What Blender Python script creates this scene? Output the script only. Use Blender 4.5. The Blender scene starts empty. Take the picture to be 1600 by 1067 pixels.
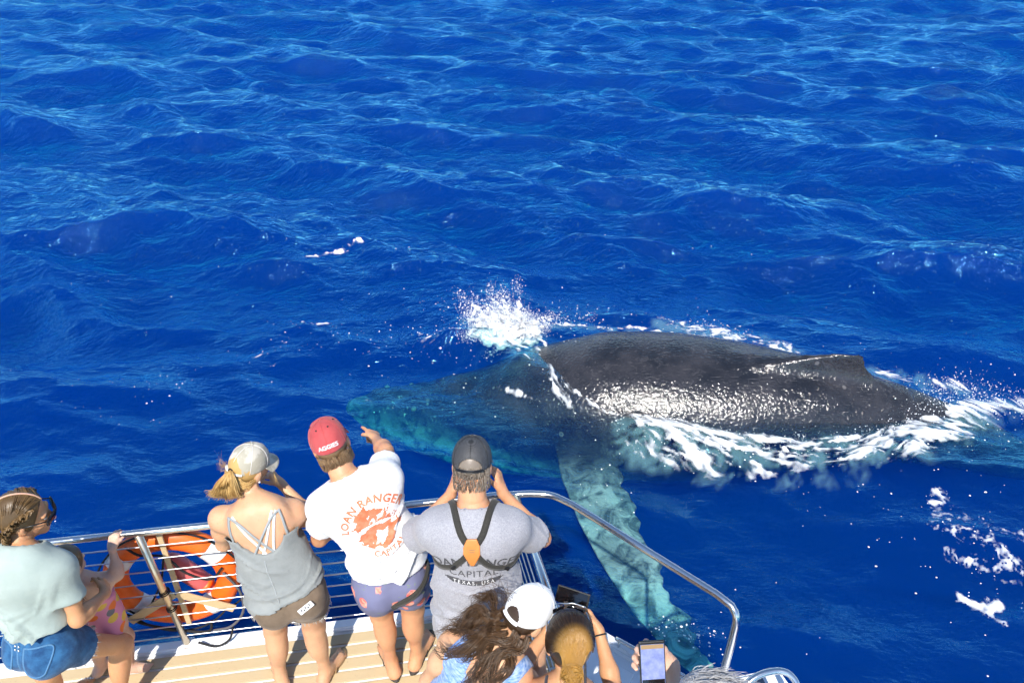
import bpy, bmesh, math, random
import numpy as np
from mathutils import Vector, Matrix, Quaternion
from mathutils.bvhtree import BVHTree

# ------------------------------------------------------------------ camera, sky, sun, exposure
scene = bpy.context.scene
COL = scene.collection
SUN_EL, SUN_AZ = math.radians(50.0), math.radians(188.0)      # azimuth clockwise from +Y: behind the camera, a little to its left
cam_data = bpy.data.cameras.new('camera')
camera = bpy.data.objects.new('camera', cam_data)
COL.objects.link(camera)
cam_data.sensor_width = 36.0
cam_data.lens = 36.0 * 1140.0 / 1600.0
cam_data.clip_start = 0.05
cam_data.clip_end = 12000.0
camera.location = (0.0, 0.0, 4.0)
camera.rotation_euler = (math.radians(90.0 - 34.0), 0.0, 0.0)
scene.camera = camera

world = bpy.data.worlds.new('World')
scene.world = world
world.use_nodes = True
wn = world.node_tree
sky = wn.nodes.new('ShaderNodeTexSky')
sky.sky_type = 'NISHITA'
sky.sun_disc = False
sky.sun_elevation = SUN_EL
sky.sun_rotation = SUN_AZ
sky.air_density = 1.0
sky.dust_density = 0.1
sky.ozone_density = 4.0
wn.links.new(sky.outputs[0], wn.nodes['Background'].inputs[0])
wn.nodes['Background'].inputs[1].default_value = 0.15

sun_data = bpy.data.lights.new('sun', 'SUN')
sun_data.energy = 5.0
sun_data.angle = math.radians(0.5)
sun_data.color = (1.0, 0.95, 0.87)
sun = bpy.data.objects.new('sun', sun_data)
COL.objects.link(sun)
sun_dir = Vector((math.sin(SUN_AZ) * math.cos(SUN_EL), math.cos(SUN_AZ) * math.cos(SUN_EL), math.sin(SUN_EL)))
sun.rotation_euler = sun_dir.to_track_quat('Z', 'Y').to_euler()

scene.view_settings.view_transform = 'Standard'
scene.view_settings.look = 'None'
scene.view_settings.exposure = 0.36
scene.view_settings.gamma = 1.0
scene.render.engine = 'CYCLES'
scene.cycles.max_bounces = 6
scene.cycles.diffuse_bounces = 2
scene.cycles.glossy_bounces = 3
scene.cycles.transparent_max_bounces = 10
scene.cycles.volume_bounces = 1
scene.cycles.use_adaptive_sampling = True
scene.cycles.adaptive_threshold = 0.04
scene.cycles.adaptive_min_samples = 20
scene.cycles.use_denoising = True
scene.cycles.sample_clamp_indirect = 4.0
scene.cycles.caustics_reflective = False
scene.cycles.caustics_refractive = False

WATER = -2.3            # mean sea level; the boat's deck is z = 0
rng = np.random.default_rng(11)
random.seed(5)
V3 = lambda *a: np.array(a, dtype=float)

# ------------------------------------------------------------------ scene bookkeeping
def tag(o, label=None, cat=None, group=None, kind=None):
    if label: o['label'] = label
    if cat: o['category'] = cat
    if group: o['group'] = group
    if kind: o['kind'] = kind
    return o

def empty(name, loc, label=None, cat=None, group=None, kind=None):
    o = bpy.data.objects.new(name, None)
    o.empty_display_size = 0.1
    COL.objects.link(o)
    o.location = loc
    return tag(o, label, cat, group, kind)

def link(name, me, mat, parent=None, smooth=True):
    """one mesh object; its vertices are in world coordinates, so a parented part is shifted back by its parent's origin"""
    if smooth and len(me.polygons):
        me.polygons.foreach_set('use_smooth', np.ones(len(me.polygons), dtype=bool))
    if mat is not None and not me.materials:
        for m in (mat if isinstance(mat, (list, tuple)) else [mat]):
            me.materials.append(m)
    o = bpy.data.objects.new(name, me)
    COL.objects.link(o)
    if parent is not None:
        o.parent = parent
        off = Vector((0, 0, 0))
        p = parent
        while p is not None:
            off += Vector(p.location)
            p = p.parent
        o.location = -off
    return o

def np_mesh(name, verts, faces):
    """fast mesh from numpy arrays; faces is (n,3) / (n,4) or a list of such arrays"""
    verts = np.asarray(verts, dtype=np.float32)
    fl = [np.asarray(f, dtype=np.int32) for f in (faces if isinstance(faces, list) else [faces]) if len(f)]
    me = bpy.data.meshes.new(name)
    me.vertices.add(len(verts))
    me.vertices.foreach_set('co', verts.ravel())
    idx = np.concatenate([f.ravel() for f in fl])
    tot = np.concatenate([np.full(len(f), f.shape[1], np.int32) for f in fl])
    start = np.concatenate([[0], np.cumsum(tot)[:-1]]).astype(np.int32)
    me.loops.add(len(idx))
    me.loops.foreach_set('vertex_index', idx)
    me.polygons.add(len(tot))
    me.polygons.foreach_set('loop_start', start)
    me.polygons.foreach_set('loop_total', tot)
    me.update(calc_edges=True)
    me.validate()
    return me

class Bag:
    """collects vertex / face arrays for one mesh"""
    def __init__(self): self.v, self.f, self.n = [], [], 0
    def add(self, v, *fs):
        v = np.asarray(v, float)
        for f in fs:
            if len(f): self.f.append(np.asarray(f, int) + self.n)
        self.v.append(v); self.n += len(v)
    def mesh(self, name): return np_mesh(name, np.concatenate(self.v), self.f)

# ------------------------------------------------------------------ curves, tubes, boxes, sheets
def unit(v):
    v = np.asarray(v, float)
    return v / (np.linalg.norm(v) + 1e-12)

def catmull(P, n):
    P = np.asarray(P, float)
    if len(P) == 2: return P[0] + (P[1] - P[0]) * np.linspace(0, 1, n)[:, None]
    Q = np.vstack([2 * P[0] - P[1], P, 2 * P[-1] - P[-2]])
    t = np.linspace(0, len(P) - 1, n)
    i = np.minimum(t.astype(int), len(P) - 2); u = (t - i)[:, None]
    a, b, c, d = Q[i], Q[i + 1], Q[i + 2], Q[i + 3]
    return .5 * (2 * b + (c - a) * u + (2 * a - 5 * b + 4 * c - d) * u * u + (3 * b - a - 3 * c + d) * u ** 3)

def frames(C):
    T = np.gradient(C, axis=0)
    T /= np.linalg.norm(T, axis=1)[:, None] + 1e-12
    up = V3(0, 0, 1) if abs(T[0][2]) < .9 else V3(1, 0, 0)
    n = unit(np.cross(up, T[0])); N = [n]
    for i in range(1, len(C)):
        n = unit(n - T[i] * np.dot(n, T[i])); N.append(n)
    N = np.array(N)
    return T, N, np.cross(T, N)

def tube_vf(C, r, sides=10, caps=True, flat=1.0):
    C = np.asarray(C, float); n = len(C)
    r = np.broadcast_to(np.asarray(r, float), (n,))
    T, N, B = frames(C)
    a = np.arange(sides) * 2 * np.pi / sides
    v = C[:, None] + r[:, None, None] * (np.cos(a)[None, :, None] * N[:, None] + flat * np.sin(a)[None, :, None] * B[:, None])
    v = v.reshape(-1, 3)
    i = np.arange(n - 1)[:, None] * sides; j = np.arange(sides)[None]; k = (j + 1) % sides
    q = np.stack([i + j, i + k, i + sides + k, i + sides + j], -1).reshape(-1, 4)
    if not caps: return v, q, []
    v = np.vstack([v, C[0], C[-1]])
    c0, c1 = len(v) - 2, len(v) - 1
    j = np.arange(sides); k = (j + 1) % sides
    t = np.vstack([np.stack([k, j, np.full(sides, c0)], -1), np.stack([(n - 1) * sides + j, (n - 1) * sides + k, np.full(sides, c1)], -1)])
    return v, q, t

def tube(name, C, r, mat, parent=None, sides=12, flat=1.0):
    b = Bag(); b.add(*tube_vf(C, r, sides, True, flat))
    return link(name, b.mesh(name), mat, parent)

def box_vf(c, size, R=None):
    s = np.asarray(size, float) / 2
    v = np.array([[x, y, z] for x in (-1, 1) for y in (-1, 1) for z in (-1, 1)], float) * s
    if R is not None: v = v @ np.asarray(R).T
    f = np.array([[0, 1, 3, 2], [4, 6, 7, 5], [0, 4, 5, 1], [2, 3, 7, 6], [0, 2, 6, 4], [1, 5, 7, 3]])
    return v + np.asarray(c, float), f

def bevel_box(name, c, size, mat, parent=None, R=None, bev=.004, seg=2):
    bm = bmesh.new()
    v, f = box_vf((0, 0, 0), size)
    vs = [bm.verts.new(p) for p in v]
    for q in f: bm.faces.new([vs[i] for i in q])
    bmesh.ops.recalc_face_normals(bm, faces=bm.faces)
    bmesh.ops.bevel(bm, geom=list(bm.edges), offset=bev, segments=seg, profile=.5, affect='EDGES')
    if R is not None: bm.transform(Matrix(np.asarray(R).tolist()).to_4x4())
    bm.transform(Matrix.Translation(Vector(c)))
    me = bpy.data.meshes.new(name); bm.to_mesh(me); bm.free()
    return link(name, me, mat, parent, smooth=False)

def rot(axis, deg):
    return np.array(Matrix.Rotation(math.radians(deg), 3, axis))

def ball_vf(c, r, n=6, m=5, R=None):
    v = [[0, 0, 1]]
    for i in range(1, m):
        t = math.pi * i / m
        v += [[math.sin(t) * math.cos(2 * math.pi * j / n), math.sin(t) * math.sin(2 * math.pi * j / n), math.cos(t)] for j in range(n)]
    v.append([0, 0, -1]); v = np.array(v) * np.asarray(r, float)
    if R is not None: v = v @ np.asarray(R).T
    t = [[0, 1 + j, 1 + (j + 1) % n] for j in range(n)]
    t += [[len(v) - 1, 1 + (m - 2) * n + (j + 1) % n, 1 + (m - 2) * n + j] for j in range(n)]
    q = [[1 + i * n + j, 1 + (i + 1) * n + j, 1 + (i + 1) * n + (j + 1) % n, 1 + i * n + (j + 1) % n] for i in range(m - 2) for j in range(n)]
    return v + np.asarray(c, float), np.array(t), np.array(q).reshape(-1, 4)

# ------------------------------------------------------------------ implicit surfaces -> one continuous mesh
class SDF:
    def __init__(self, lo, hi, h):
        self.lo = np.asarray(lo, float); self.h = h
        self.n = np.ceil((np.asarray(hi, float) - self.lo) / h).astype(int) + 1
        self.D = np.full(self.n, .5, np.float32)
    def region(self, lo, hi):
        a = np.clip(np.floor((lo - self.lo) / self.h).astype(int), 0, self.n)
        b = np.clip(np.ceil((hi - self.lo) / self.h).astype(int) + 1, 0, self.n)
        sl = tuple(slice(x, y) for x, y in zip(a, b))
        g = [(self.lo[i] + self.h * np.arange(a[i], b[i])).astype(np.float32) for i in range(3)]
        return sl, np.stack(np.meshgrid(*g, indexing='ij'), -1)
    def add(self, prim, k=.02):
        lo, hi = prim_bounds(prim); pad = k + 3 * self.h
        sl, P = self.region(lo - pad, hi + pad)
        if P.size == 0: return
        d = prim_eval(prim, P); D = self.D[sl]
        t = np.clip(.5 + .5 * (D - d) / k, 0, 1)
        self.D[sl] = D * (1 - t) + d * t - k * t * (1 - t)
    def sub(self, prim, k=.01):
        lo, hi = prim_bounds(prim); pad = k + 3 * self.h
        sl, P = self.region(lo - pad, hi + pad)
        if P.size == 0: return
        d = -prim_eval(prim, P); D = self.D[sl]
        t = np.clip(.5 - .5 * (D - d) / k, 0, 1)
        self.D[sl] = D * (1 - t) + d * t + k * t * (1 - t)
    def cut(self, p, n):
        sl, P = self.region(self.lo, self.lo + self.n * self.h)
        self.D = np.maximum(self.D, (P - np.asarray(p, np.float32)) @ np.asarray(unit(n), np.float32))
    def surface(self):
        D = self.D; D[D == 0] = 1e-6
        ins = D < 0
        ins[0] = ins[-1] = False; ins[:, 0] = ins[:, -1] = False; ins[:, :, 0] = ins[:, :, -1] = False
        D = np.where(ins, D, np.abs(D))
        n = self.n - 1
        cnt = np.zeros(n, np.int8)
        for a in (0, 1):
            for b in (0, 1):
                for c in (0, 1):
                    cnt += ins[a:a + n[0], b:b + n[1], c:c + n[2]]
        act = (cnt > 0) & (cnt < 8)
        idx = np.full(n, -1, np.int64); A = np.argwhere(act); idx[act] = np.arange(len(A))
        pos = np.zeros((len(A), 3)); w = np.zeros(len(A))
        for ax in range(3):
            o1, o2 = [i for i in range(3) if i != ax]
            for p in (0, 1):
                for q in (0, 1):
                    c0 = np.zeros(3, int); c0[o1] = p; c0[o2] = q
                    c1 = c0.copy(); c1[ax] = 1
                    a = A + c0; b = A + c1
                    d0 = D[a[:, 0], a[:, 1], a[:, 2]]; d1 = D[b[:, 0], b[:, 1], b[:, 2]]
                    m = (d0 < 0) != (d1 < 0)
                    t = np.where(m, d0 / np.where(m, d0 - d1, 1), 0)
                    pos += np.where(m[:, None], c0 + t[:, None] * (c1 - c0), 0); w += m
        V = self.lo + self.h * (A + pos / np.maximum(w, 1)[:, None])
        F = []
        for ax in range(3):
            o1, o2 = (ax + 1) % 3, (ax + 2) % 3
            s0 = [slice(None)] * 3; s1 = [slice(None)] * 3
            s0[ax] = slice(0, -1); s1[ax] = slice(1, None)
            x = ins[tuple(s0)] != ins[tuple(s1)]
            E = np.argwhere(x)
            E = E[(E[:, o1] > 0) & (E[:, o2] > 0) & (E[:, o1] < n[o1]) & (E[:, o2] < n[o2])]
            if not len(E): continue
            def cell(d1, d2):
                c = E.copy(); c[:, o1] += d1; c[:, o2] += d2
                return idx[c[:, 0], c[:, 1], c[:, 2]]
            q = np.stack([cell(-1, -1), cell(0, -1), cell(0, 0), cell(-1, 0)], -1)
            fl = ~ins[E[:, 0], E[:, 1], E[:, 2]]
            q[fl] = q[fl][:, ::-1]
            F.append(q)
        return V, np.concatenate(F)

def cap(a, b, ra, rb, n=None, s=1.0, cuts=None):        # tapered capsule, optionally flattened along n
    return ('c', np.asarray(a, float), np.asarray(b, float), ra, rb, n, s, cuts)
def ell(c, r, R=None, cuts=None):                        # ellipsoid, R columns are its axes
    return ('e', np.asarray(c, float), np.asarray(r, float), np.eye(3) if R is None else np.asarray(R, float), cuts)
def prim_bounds(p):
    if p[0] == 'c':
        return np.minimum(p[1] - p[3], p[2] - p[4]), np.maximum(p[1] + p[3], p[2] + p[4])
    m = p[2].max()
    return p[1] - m, p[1] + m
def prim_eval(p, P):
    if p[0] == 'c':
        _, a, b, ra, rb, n, s, cuts = p
        a32 = a.astype(np.float32); ab = (b - a).astype(np.float32)
        q = P - a32
        t = np.clip((q @ ab) / max(float(ab @ ab), 1e-9), 0, 1)
        q = q - t[..., None] * ab
        if n is not None and s != 1.0:
            nn = unit(n).astype(np.float32)
            q = q + ((1 / s - 1) * (q @ nn))[..., None] * nn
        d = np.sqrt((q * q).sum(-1)) - (ra + (rb - ra) * t)
        if s != 1.0: d = d * (.35 + .65 * s)
    else:
        _, c, r, R, cuts = p
        q = (P - c.astype(np.float32)) @ R.astype(np.float32)
        k0 = np.sqrt(((q / r.astype(np.float32)) ** 2).sum(-1)); k1 = np.sqrt(((q / (r * r).astype(np.float32)) ** 2).sum(-1)) + 1e-9
        d = k0 * (k0 - 1) / k1
    for cp, cn in (cuts or []):
        d = np.maximum(d, (P - np.asarray(cp, np.float32)) @ np.asarray(unit(cn), np.float32))
    return d
def inflate(p, t):
    if p[0] == 'c': return ('c', p[1], p[2], p[3] + t, p[4] + t, p[5], p[6], p[7])
    return ('e', p[1], p[2] + t, p[3], p[4])
def field(prims, h, subs=(), cuts=()):
    """prims: list of (prim, blend)"""
    lo = np.min([prim_bounds(p)[0] for p, k in prims], 0) - 3 * h - .01
    hi = np.max([prim_bounds(p)[1] for p, k in prims], 0) + 3 * h + .01
    g = SDF(lo, hi, h)
    for p, k in prims: g.add(p, k)
    for p, k in subs: g.sub(p, k)
    for c in cuts: g.cut(*c)
    return g
def face_normals(V, F):
    n = np.cross(V[F[:, 2]] - V[F[:, 0]], V[F[:, 3]] - V[F[:, 1]])
    return n / (np.linalg.norm(n, axis=1)[:, None] + 1e-12)
def vert_normals(V, F):
    n = face_normals(V, F); N = np.zeros_like(V)
    for i in range(4): np.add.at(N, F[:, i], n)
    return N / (np.linalg.norm(N, axis=1)[:, None] + 1e-12)
def relax(V, F, it=1, lam=.5):
    for _ in range(it):
        S = np.zeros_like(V); c = np.zeros(len(V))
        for i in range(4):
            a, b = F[:, i], F[:, (i + 1) % 4]
            np.add.at(S, a, V[b]); np.add.at(c, a, 1); np.add.at(S, b, V[a]); np.add.at(c, b, 1)
        V = V + lam * (S / np.maximum(c, 1)[:, None] - V)
    return V
def open_ends(V, F, cuts, h):
    """drop the flat lids where cloth was cut, so hems and cuffs are open"""
    n = face_normals(V, F); c = V[F].mean(1); keep = np.ones(len(F), bool)
    for p, d, rad in cuts:
        d = unit(d)
        keep &= ~((n @ d > .75) & (np.abs((c - p) @ d) < 1.3 * h) & (np.linalg.norm(c - p, axis=1) < rad))
    return F[keep]
def compact(V, F):
    u, inv = np.unique(F.ravel(), return_inverse=True)
    return V[u], inv.reshape(F.shape)
def wob(P, f, seed, oct=3):
    """smooth pseudo-noise in about -1..1"""
    r = np.random.default_rng(seed); out = np.zeros(len(P)); a = 1.0; s = 0
    for o in range(oct):
        for _ in range(5):
            d = unit(r.normal(size=3)) * f * r.uniform(.7, 1.3)
            out += a * np.sin(P @ d + r.uniform(0, 6.28))
        s += a * 1.6; a *= .5; f *= 2.1
    return out / s
# ------------------------------------------------------------------ materials
MATS = {}
class NT:
    def __init__(self, name):
        self.m = bpy.data.materials.new(name); self.m.use_nodes = True
        self.t = self.m.node_tree; self.N = self.t.nodes; self.K = self.t.links.new
        self.b = self.N.get('Principled BSDF'); self.out = self.N.get('Material Output')
    def n(self, kind, **kw):
        nd = self.N.new(kind)
        for k, v in kw.items():
            if hasattr(nd, k): setattr(nd, k, v)
            else: self.put(nd.inputs[k.replace('_', ' ')], v)
        return nd
    def put(self, sock, v):
        if hasattr(v, 'node'): self.K(v, sock)
        else: sock.default_value = v
    def coord(self, scale=(1, 1, 1), kind='Object'):
        tc = self.n('ShaderNodeTexCoord'); mp = self.n('ShaderNodeMapping'); self.K(tc.outputs[kind], mp.inputs['Vector'])
        mp.inputs['Scale'].default_value = scale
        return mp.outputs[0]
    def noise(self, vec, scale, detail=4, rough=.55, dist=0.0):
        nd = self.n('ShaderNodeTexNoise'); self.K(vec, nd.inputs['Vector'])
        nd.inputs['Scale'].default_value = scale; nd.inputs['Detail'].default_value = detail
        nd.inputs['Roughness'].default_value = rough; nd.inputs['Distortion'].default_value = dist
        return nd.outputs[0]
    def voronoi(self, vec, scale, feature='F1', out='Distance', rand=1.0):
        nd = self.n('ShaderNodeTexVoronoi', feature=feature); self.K(vec, nd.inputs['Vector'])
        nd.inputs['Scale'].default_value = scale; nd.inputs['Randomness'].default_value = rand
        return nd.outputs[out]
    def ramp(self, fac, stops):
        nd = self.n('ShaderNodeValToRGB'); self.K(fac, nd.inputs[0]); e = nd.color_ramp.elements
        while len(e) < len(stops): e.new(.5)
        for el, (p, c) in zip(e, stops):
            el.position = p; el.color = (c, c, c, 1) if not hasattr(c, '__len__') else (*c, 1)[:4]
        return nd.outputs[0]
    def math(self, op, a, b=None, c=None, clamp=False):
        nd = self.n('ShaderNodeMath', operation=op, use_clamp=clamp)
        self.put(nd.inputs[0], a)
        if b is not None: self.put(nd.inputs[1], b)
        if c is not None: self.put(nd.inputs[2], c)
        return nd.outputs[0]
    def smooth(self, x, a, b):
        nd = self.n('ShaderNodeMapRange', interpolation_type='SMOOTHSTEP'); self.put(nd.inputs[0], x)
        nd.inputs[1].default_value = a; nd.inputs[2].default_value = b
        return nd.outputs[0]
    def mix(self, fac, a, b):
        nd = self.n('ShaderNodeMix', data_type='RGBA')
        self.put(nd.inputs[0], fac)
        for s, v in ((nd.inputs[6], a), (nd.inputs[7], b)):
            self.put(s, v if hasattr(v, 'node') else (*v, 1)[:4])
        return nd.outputs[2]
    def bump(self, h, dist, strength=1.0, normal=None):
        nd = self.n('ShaderNodeBump'); self.K(h, nd.inputs['Height']); nd.inputs['Distance'].default_value = dist
        nd.inputs['Strength'].default_value = strength
        if normal is not None: self.K(normal, nd.inputs['Normal'])
        return nd.outputs[0]
    def set(self, **kw):
        for k, v in kw.items():
            k = {'color': 'Base Color', 'rough': 'Roughness', 'metal': 'Metallic', 'normal': 'Normal', 'alpha': 'Alpha', 'spec': 'Specular IOR Level',
                 'sss': 'Subsurface Weight', 'sheen': 'Sheen Weight', 'coat': 'Coat Weight', 'trans': 'Transmission Weight', 'emit': 'Emission Color', 'emits': 'Emission Strength'}[k]
            s = self.b.inputs[k]
            if hasattr(v, 'node'): self.K(v, s)
            elif hasattr(v, '__len__'): s.default_value = (*v, 1)[:4]
            else: s.default_value = v
        return self

def fabric(name, c1, c2=None, scale=9, weave=900, rough=.9, fold=.006, streak=None):
    """cloth: two close tones, woven grain, soft wrinkles"""
    g = NT(name); co = g.coord()
    c2 = c2 or tuple(x * .85 for x in c1)
    v = co if streak is None else g.coord(streak)
    col = g.mix(g.ramp(g.noise(v, scale, 6, .65), [(.35, 0), (.65, 1)]), c1, c2)
    wr = g.noise(co, 14, 4, .6, .6)
    wv = g.noise(co, weave, 1)
    g.set(color=col, rough=rough, spec=.2, sheen=.15, normal=g.bump(wv, .0007, .5, g.bump(wr, fold, .6)))
    return g.m

def skin(name, c, red=(.50, .20, .13), k=.3):
    """uneven tan, flushed patches, freckles, soft creases"""
    g = NT(name); co = g.coord()
    col = g.mix(g.math('MULTIPLY', g.ramp(g.noise(co, 6, 5), [(.38, 0), (.72, 1)]), k * 1.2), c, red)
    col = g.mix(g.math('MULTIPLY', g.ramp(g.noise(co, 19, 5, .65), [(.45, 0), (.75, 1)]), .35), col, tuple(x * f for x, f in zip(c, (.82, .74, .66))))
    col = g.mix(g.math('MULTIPLY', g.ramp(g.noise(co, 150, 2), [(.64, 0), (.72, 1)]), .45), col, tuple(x * .5 for x in c))
    form = g.noise(g.coord((1, 1, .45)), 15, 3, .5)
    g.set(color=col, rough=g.math('MULTIPLY_ADD', g.noise(co, 30, 3), .25, .36), spec=.4, sss=.10, normal=g.bump(g.noise(co, 240, 3), .0012, .6, g.bump(form, .010, .5)))
    g.b.inputs['Subsurface Radius'].default_value = (.012, .004, .002)
    g.b.inputs['Subsurface Scale'].default_value = .6
    return g.m

def hairmat(name, c1, c2, c3=None, rough=.38):
    """strand colour varies strand by strand (attribute 'tone') and along the lock (attribute 'along')"""
    g = NT(name); co = g.coord()
    at = g.n('ShaderNodeAttribute', attribute_name='tone').outputs['Fac']
    col = g.mix(at, c1, c2)
    if c3:
        al = g.n('ShaderNodeAttribute', attribute_name='along').outputs['Fac']
        col = g.mix(g.smooth(al, .52, .95), col, c3)
    g.set(color=col, rough=rough, spec=.45, normal=g.bump(g.noise(co, 220, 2), .0015, .5))
    return g.m

def plain(name, c, rough=.5, metal=0.0, var=.12, scale=20, bump=.0):
    g = NT(name); co = g.coord()
    col = g.mix(g.noise(co, scale, 5), tuple(max(0, x * (1 - var)) for x in c), tuple(min(1, x * (1 + var)) for x in c))
    kw = dict(color=col, rough=rough, metal=metal)
    if bump: kw['normal'] = g.bump(g.noise(co, scale * 6, 3), bump, .6)
    g.set(**kw)
    return g.m

def make_mats():
    M = MATS
    # steel tube: polished, faint streaks
    g = NT('polished_steel'); co = g.coord((1, 1, 1))
    n1 = g.noise(co, 30, 4); n2 = g.noise(g.coord((4, 60, 60)), 8, 3)
    g.set(color=(.72, .71, .69), metal=1.0, rough=g.math('MULTIPLY_ADD', n1, .14, .10), normal=g.bump(n2, .0006, .5)); M['steel'] = g.m
    g = NT('deck_tinted_post'); n1 = g.noise(g.coord((60, 60, 4)), 8, 3)
    g.set(color=g.mix(n1, (.84, .72, .54), (.70, .60, .46)), metal=1.0, rough=.30, normal=g.bump(n1, .0006, .5)); M['post'] = g.m  # steel tinted tan: the cream deck's reflection is put into the colour
    g = NT('wire_steel'); g.set(color=(.62, .62, .63), metal=1.0, rough=.3); M['wire'] = g.m
    # deck planks: cream composite, grain, salt stains and scuffs
    g = NT('cream_deck_plank'); oi = g.n('ShaderNodeObjectInfo'); co = g.coord((1, 1, 1))
    grain = g.noise(g.coord((3, 60, 60)), 6, 6, .7)
    c = g.mix(grain, (.46, .345, .19), (.59, .46, .27))
    c = g.mix(g.math('MULTIPLY', oi.outputs['Random'], .35), c, (.57, .45, .29))
    c = g.mix(g.math('MULTIPLY', g.ramp(g.noise(co, 5, 8, .7), [(.55, 0), (.72, 1)]), .35), c, (.42, .31, .19))
    c = g.mix(g.math('MULTIPLY', g.ramp(g.noise(co, 60, 3, .6), [(.66, 0), (.72, 1)]), .5), c, (.30, .22, .13))
    g.set(color=c, rough=.65, spec=.3, normal=g.bump(grain, .0015, .6)); M['plank'] = g.m
    g = NT('white_seam'); co = g.coord()
    g.set(color=g.mix(g.ramp(g.noise(co, 26, 6, .7), [(.5, 0), (.8, 1)]), (.80, .79, .75), (.55, .50, .42)), rough=.5); M['seam'] = g.m
    g = NT('white_gelcoat'); co = g.coord()
    c = g.mix(g.math('MULTIPLY', g.ramp(g.noise(co, 6, 8, .7), [(.5, 0), (.75, 1)]), .3), (.86, .87, .88), (.68, .68, .66))
    g.set(color=c, rough=.25, coat=.3, normal=g.bump(g.noise(co, 40, 3), .0008, .5)); M['gel'] = g.m
    g = NT('nonslip_grey'); co = g.coord()
    g.set(color=g.mix(g.noise(co, 90, 3), (.10, .12, .16), (.17, .19, .23)), rough=.8, normal=g.bump(g.noise(co, 400, 2), .001, .8)); M['nonslip'] = g.m
    g = NT('smoked_acrylic'); g.set(color=(.35, .42, .5), rough=.12, coat=.5, normal=g.bump(g.noise(g.coord(), 25, 4), .001)); M['acrylic'] = g.m
    g = NT('lifering_orange'); co = g.coord()
    c = g.mix(g.ramp(g.noise(co, 6, 6, .65), [(.35, 0), (.7, 1)]), (.96, .17, .012), (.86, .11, .01))
    c = g.mix(g.math('MULTIPLY', g.ramp(g.noise(co, 70, 3), [(.66, 0), (.72, 1)]), .35), c, (.45, .10, .03))
    g.set(color=c, rough=.42, normal=g.bump(g.noise(co, 90, 3), .0012, .5)); M['orange'] = g.m
    M['band'] = plain('reflective_band', (.74, .75, .76), .35, 0, .1, 60, .0006)
    M['rope'] = plain('black_rope', (.012, .012, .014), .75, 0, .4, 300, .0015)
    M['greyrope'] = plain('grey_rope', (.11, .11, .12), .8, 0, .4, 300, .0015)
    g = NT('weathered_batten'); gr = g.noise(g.coord((6, 6, 60)), 7, 5, .65)
    g.set(color=g.mix(gr, (.66, .50, .29), (.48, .34, .18)), rough=.6, normal=g.bump(gr, .001)); M['wood'] = g.m
    M['pink'] = plain('faded_red_plastic', (.62, .13, .13), .4, 0, .15, 12)
    M['black'] = plain('black_plastic', (.012, .012, .013), .35)
    M['rubber'] = plain('black_rubber', (.018, .017, .016), .7, 0, .3, 90, .001)
    M['white_plastic'] = plain('white_plastic', (.78, .78, .78), .4)
    g = NT('phone_glass'); g.set(color=(.006, .006, .008), rough=.08, spec=.6, coat=.4); M['glass'] = g.m
    # phone screen: live view of the sea, dark bar above and below
    g = NT('phone_screen'); co = g.coord(); n = g.noise(co, 60, 5, .6)
    c = g.mix(n, (.05, .08, .26), (.32, .36, .56)); g.set(color=c, rough=.15, emit=c, emits=.28); M['screen'] = g.m
    M['lens'] = plain('dark_lens', (.008, .006, .006), .06)
    # skin tones
    M['skin_a'] = skin('skin_light', (.66, .38, .22))
    M['skin_b'] = skin('skin_sunny', (.67, .34, .18), k=.4)
    M['skin_c'] = skin('skin_warm', (.60, .31, .15), k=.3)
    M['skin_d'] = skin('skin_fair', (.68, .43, .31))
    M['eye'] = plain('eye_white', (.75, .73, .70), .2)
    M['lip'] = plain('lip', (.42, .14, .12), .4)
    M['nail'] = plain('nail_varnish', (.82, .80, .80), .2)
    # hair
    M['hair_brown'] = hairmat('hair_brown', (.035, .018, .009), (.13, .07, .032))
    M['hair_braid'] = hairmat('hair_dark_blonde', (.06, .033, .012), (.26, .155, .06))
    M['hair_blonde'] = hairmat('hair_blonde', (.38, .20, .05), (.80, .55, .22))
    M['hair_ombre'] = hairmat('hair_dark_to_gold', (.010, .006, .004), (.045, .024, .012), (.50, .27, .06), .3)
    M['hair_short'] = hairmat('hair_short_brown', (.16, .09, .04), (.30, .19, .10))
    M['hair_greying'] = hairmat('hair_greying', (.13, .10, .075), (.36, .30, .24))
    M['hair_grey'] = hairmat('hair_silver', (.30, .29, .29), (.66, .65, .65))
    # clothes
    M['tee_mint'] = fabric('mint_cotton', (.40, .47, .43), (.31, .375, .345), 3)
    M['denim'] = fabric('blue_denim', (.035, .14, .30), (.012, .055, .15), 18, 700, .85, .005)
    M['denim_seam'] = plain('denim_seam', (.08, .20, .36), .9, 0, .4, 200)
    M['fray'] = plain('frayed_threads', (.62, .60, .56), .9)
    M['tank_grey'] = fabric('grey_jersey', (.29, .305, .295), (.22, .235, .23), 5, 900, .8, .010)
    M['strap_white'] = plain('white_elastic', (.80, .80, .79), .7)
    M['strap_grey'] = plain('grey_elastic', (.30, .32, .32), .7)
    M['shorts_khaki'] = fabric('brown_twill', (.20, .145, .10), (.13, .095, .065), 10, 700, .9, .006)
    M['tee_white'] = fabric('white_cotton', (.82, .82, .82), (.78, .78, .79), 4, 900, .9, .010)
    M['tee_heather'] = fabric('grey_heather', (.40, .40, .43), (.28, .28, .31), 160, 900, .9, .008)
    M['jeans_light'] = fabric('light_denim', (.22, .34, .52), (.14, .24, .40), 22, 700, .85)
    g = NT('floral_board_shorts'); co = g.coord()
    base = g.mix(g.noise(co, 9, 4), (.13, .135, .24), (.19, .195, .31))
    d = g.voronoi(co, 13); cc = g.voronoi(co, 13, 'F1', 'Color')
    sp = g.n('ShaderNodeSeparateColor'); g.K(cc, sp.inputs[0])
    wv = g.noise(co, 45, 3)
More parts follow.
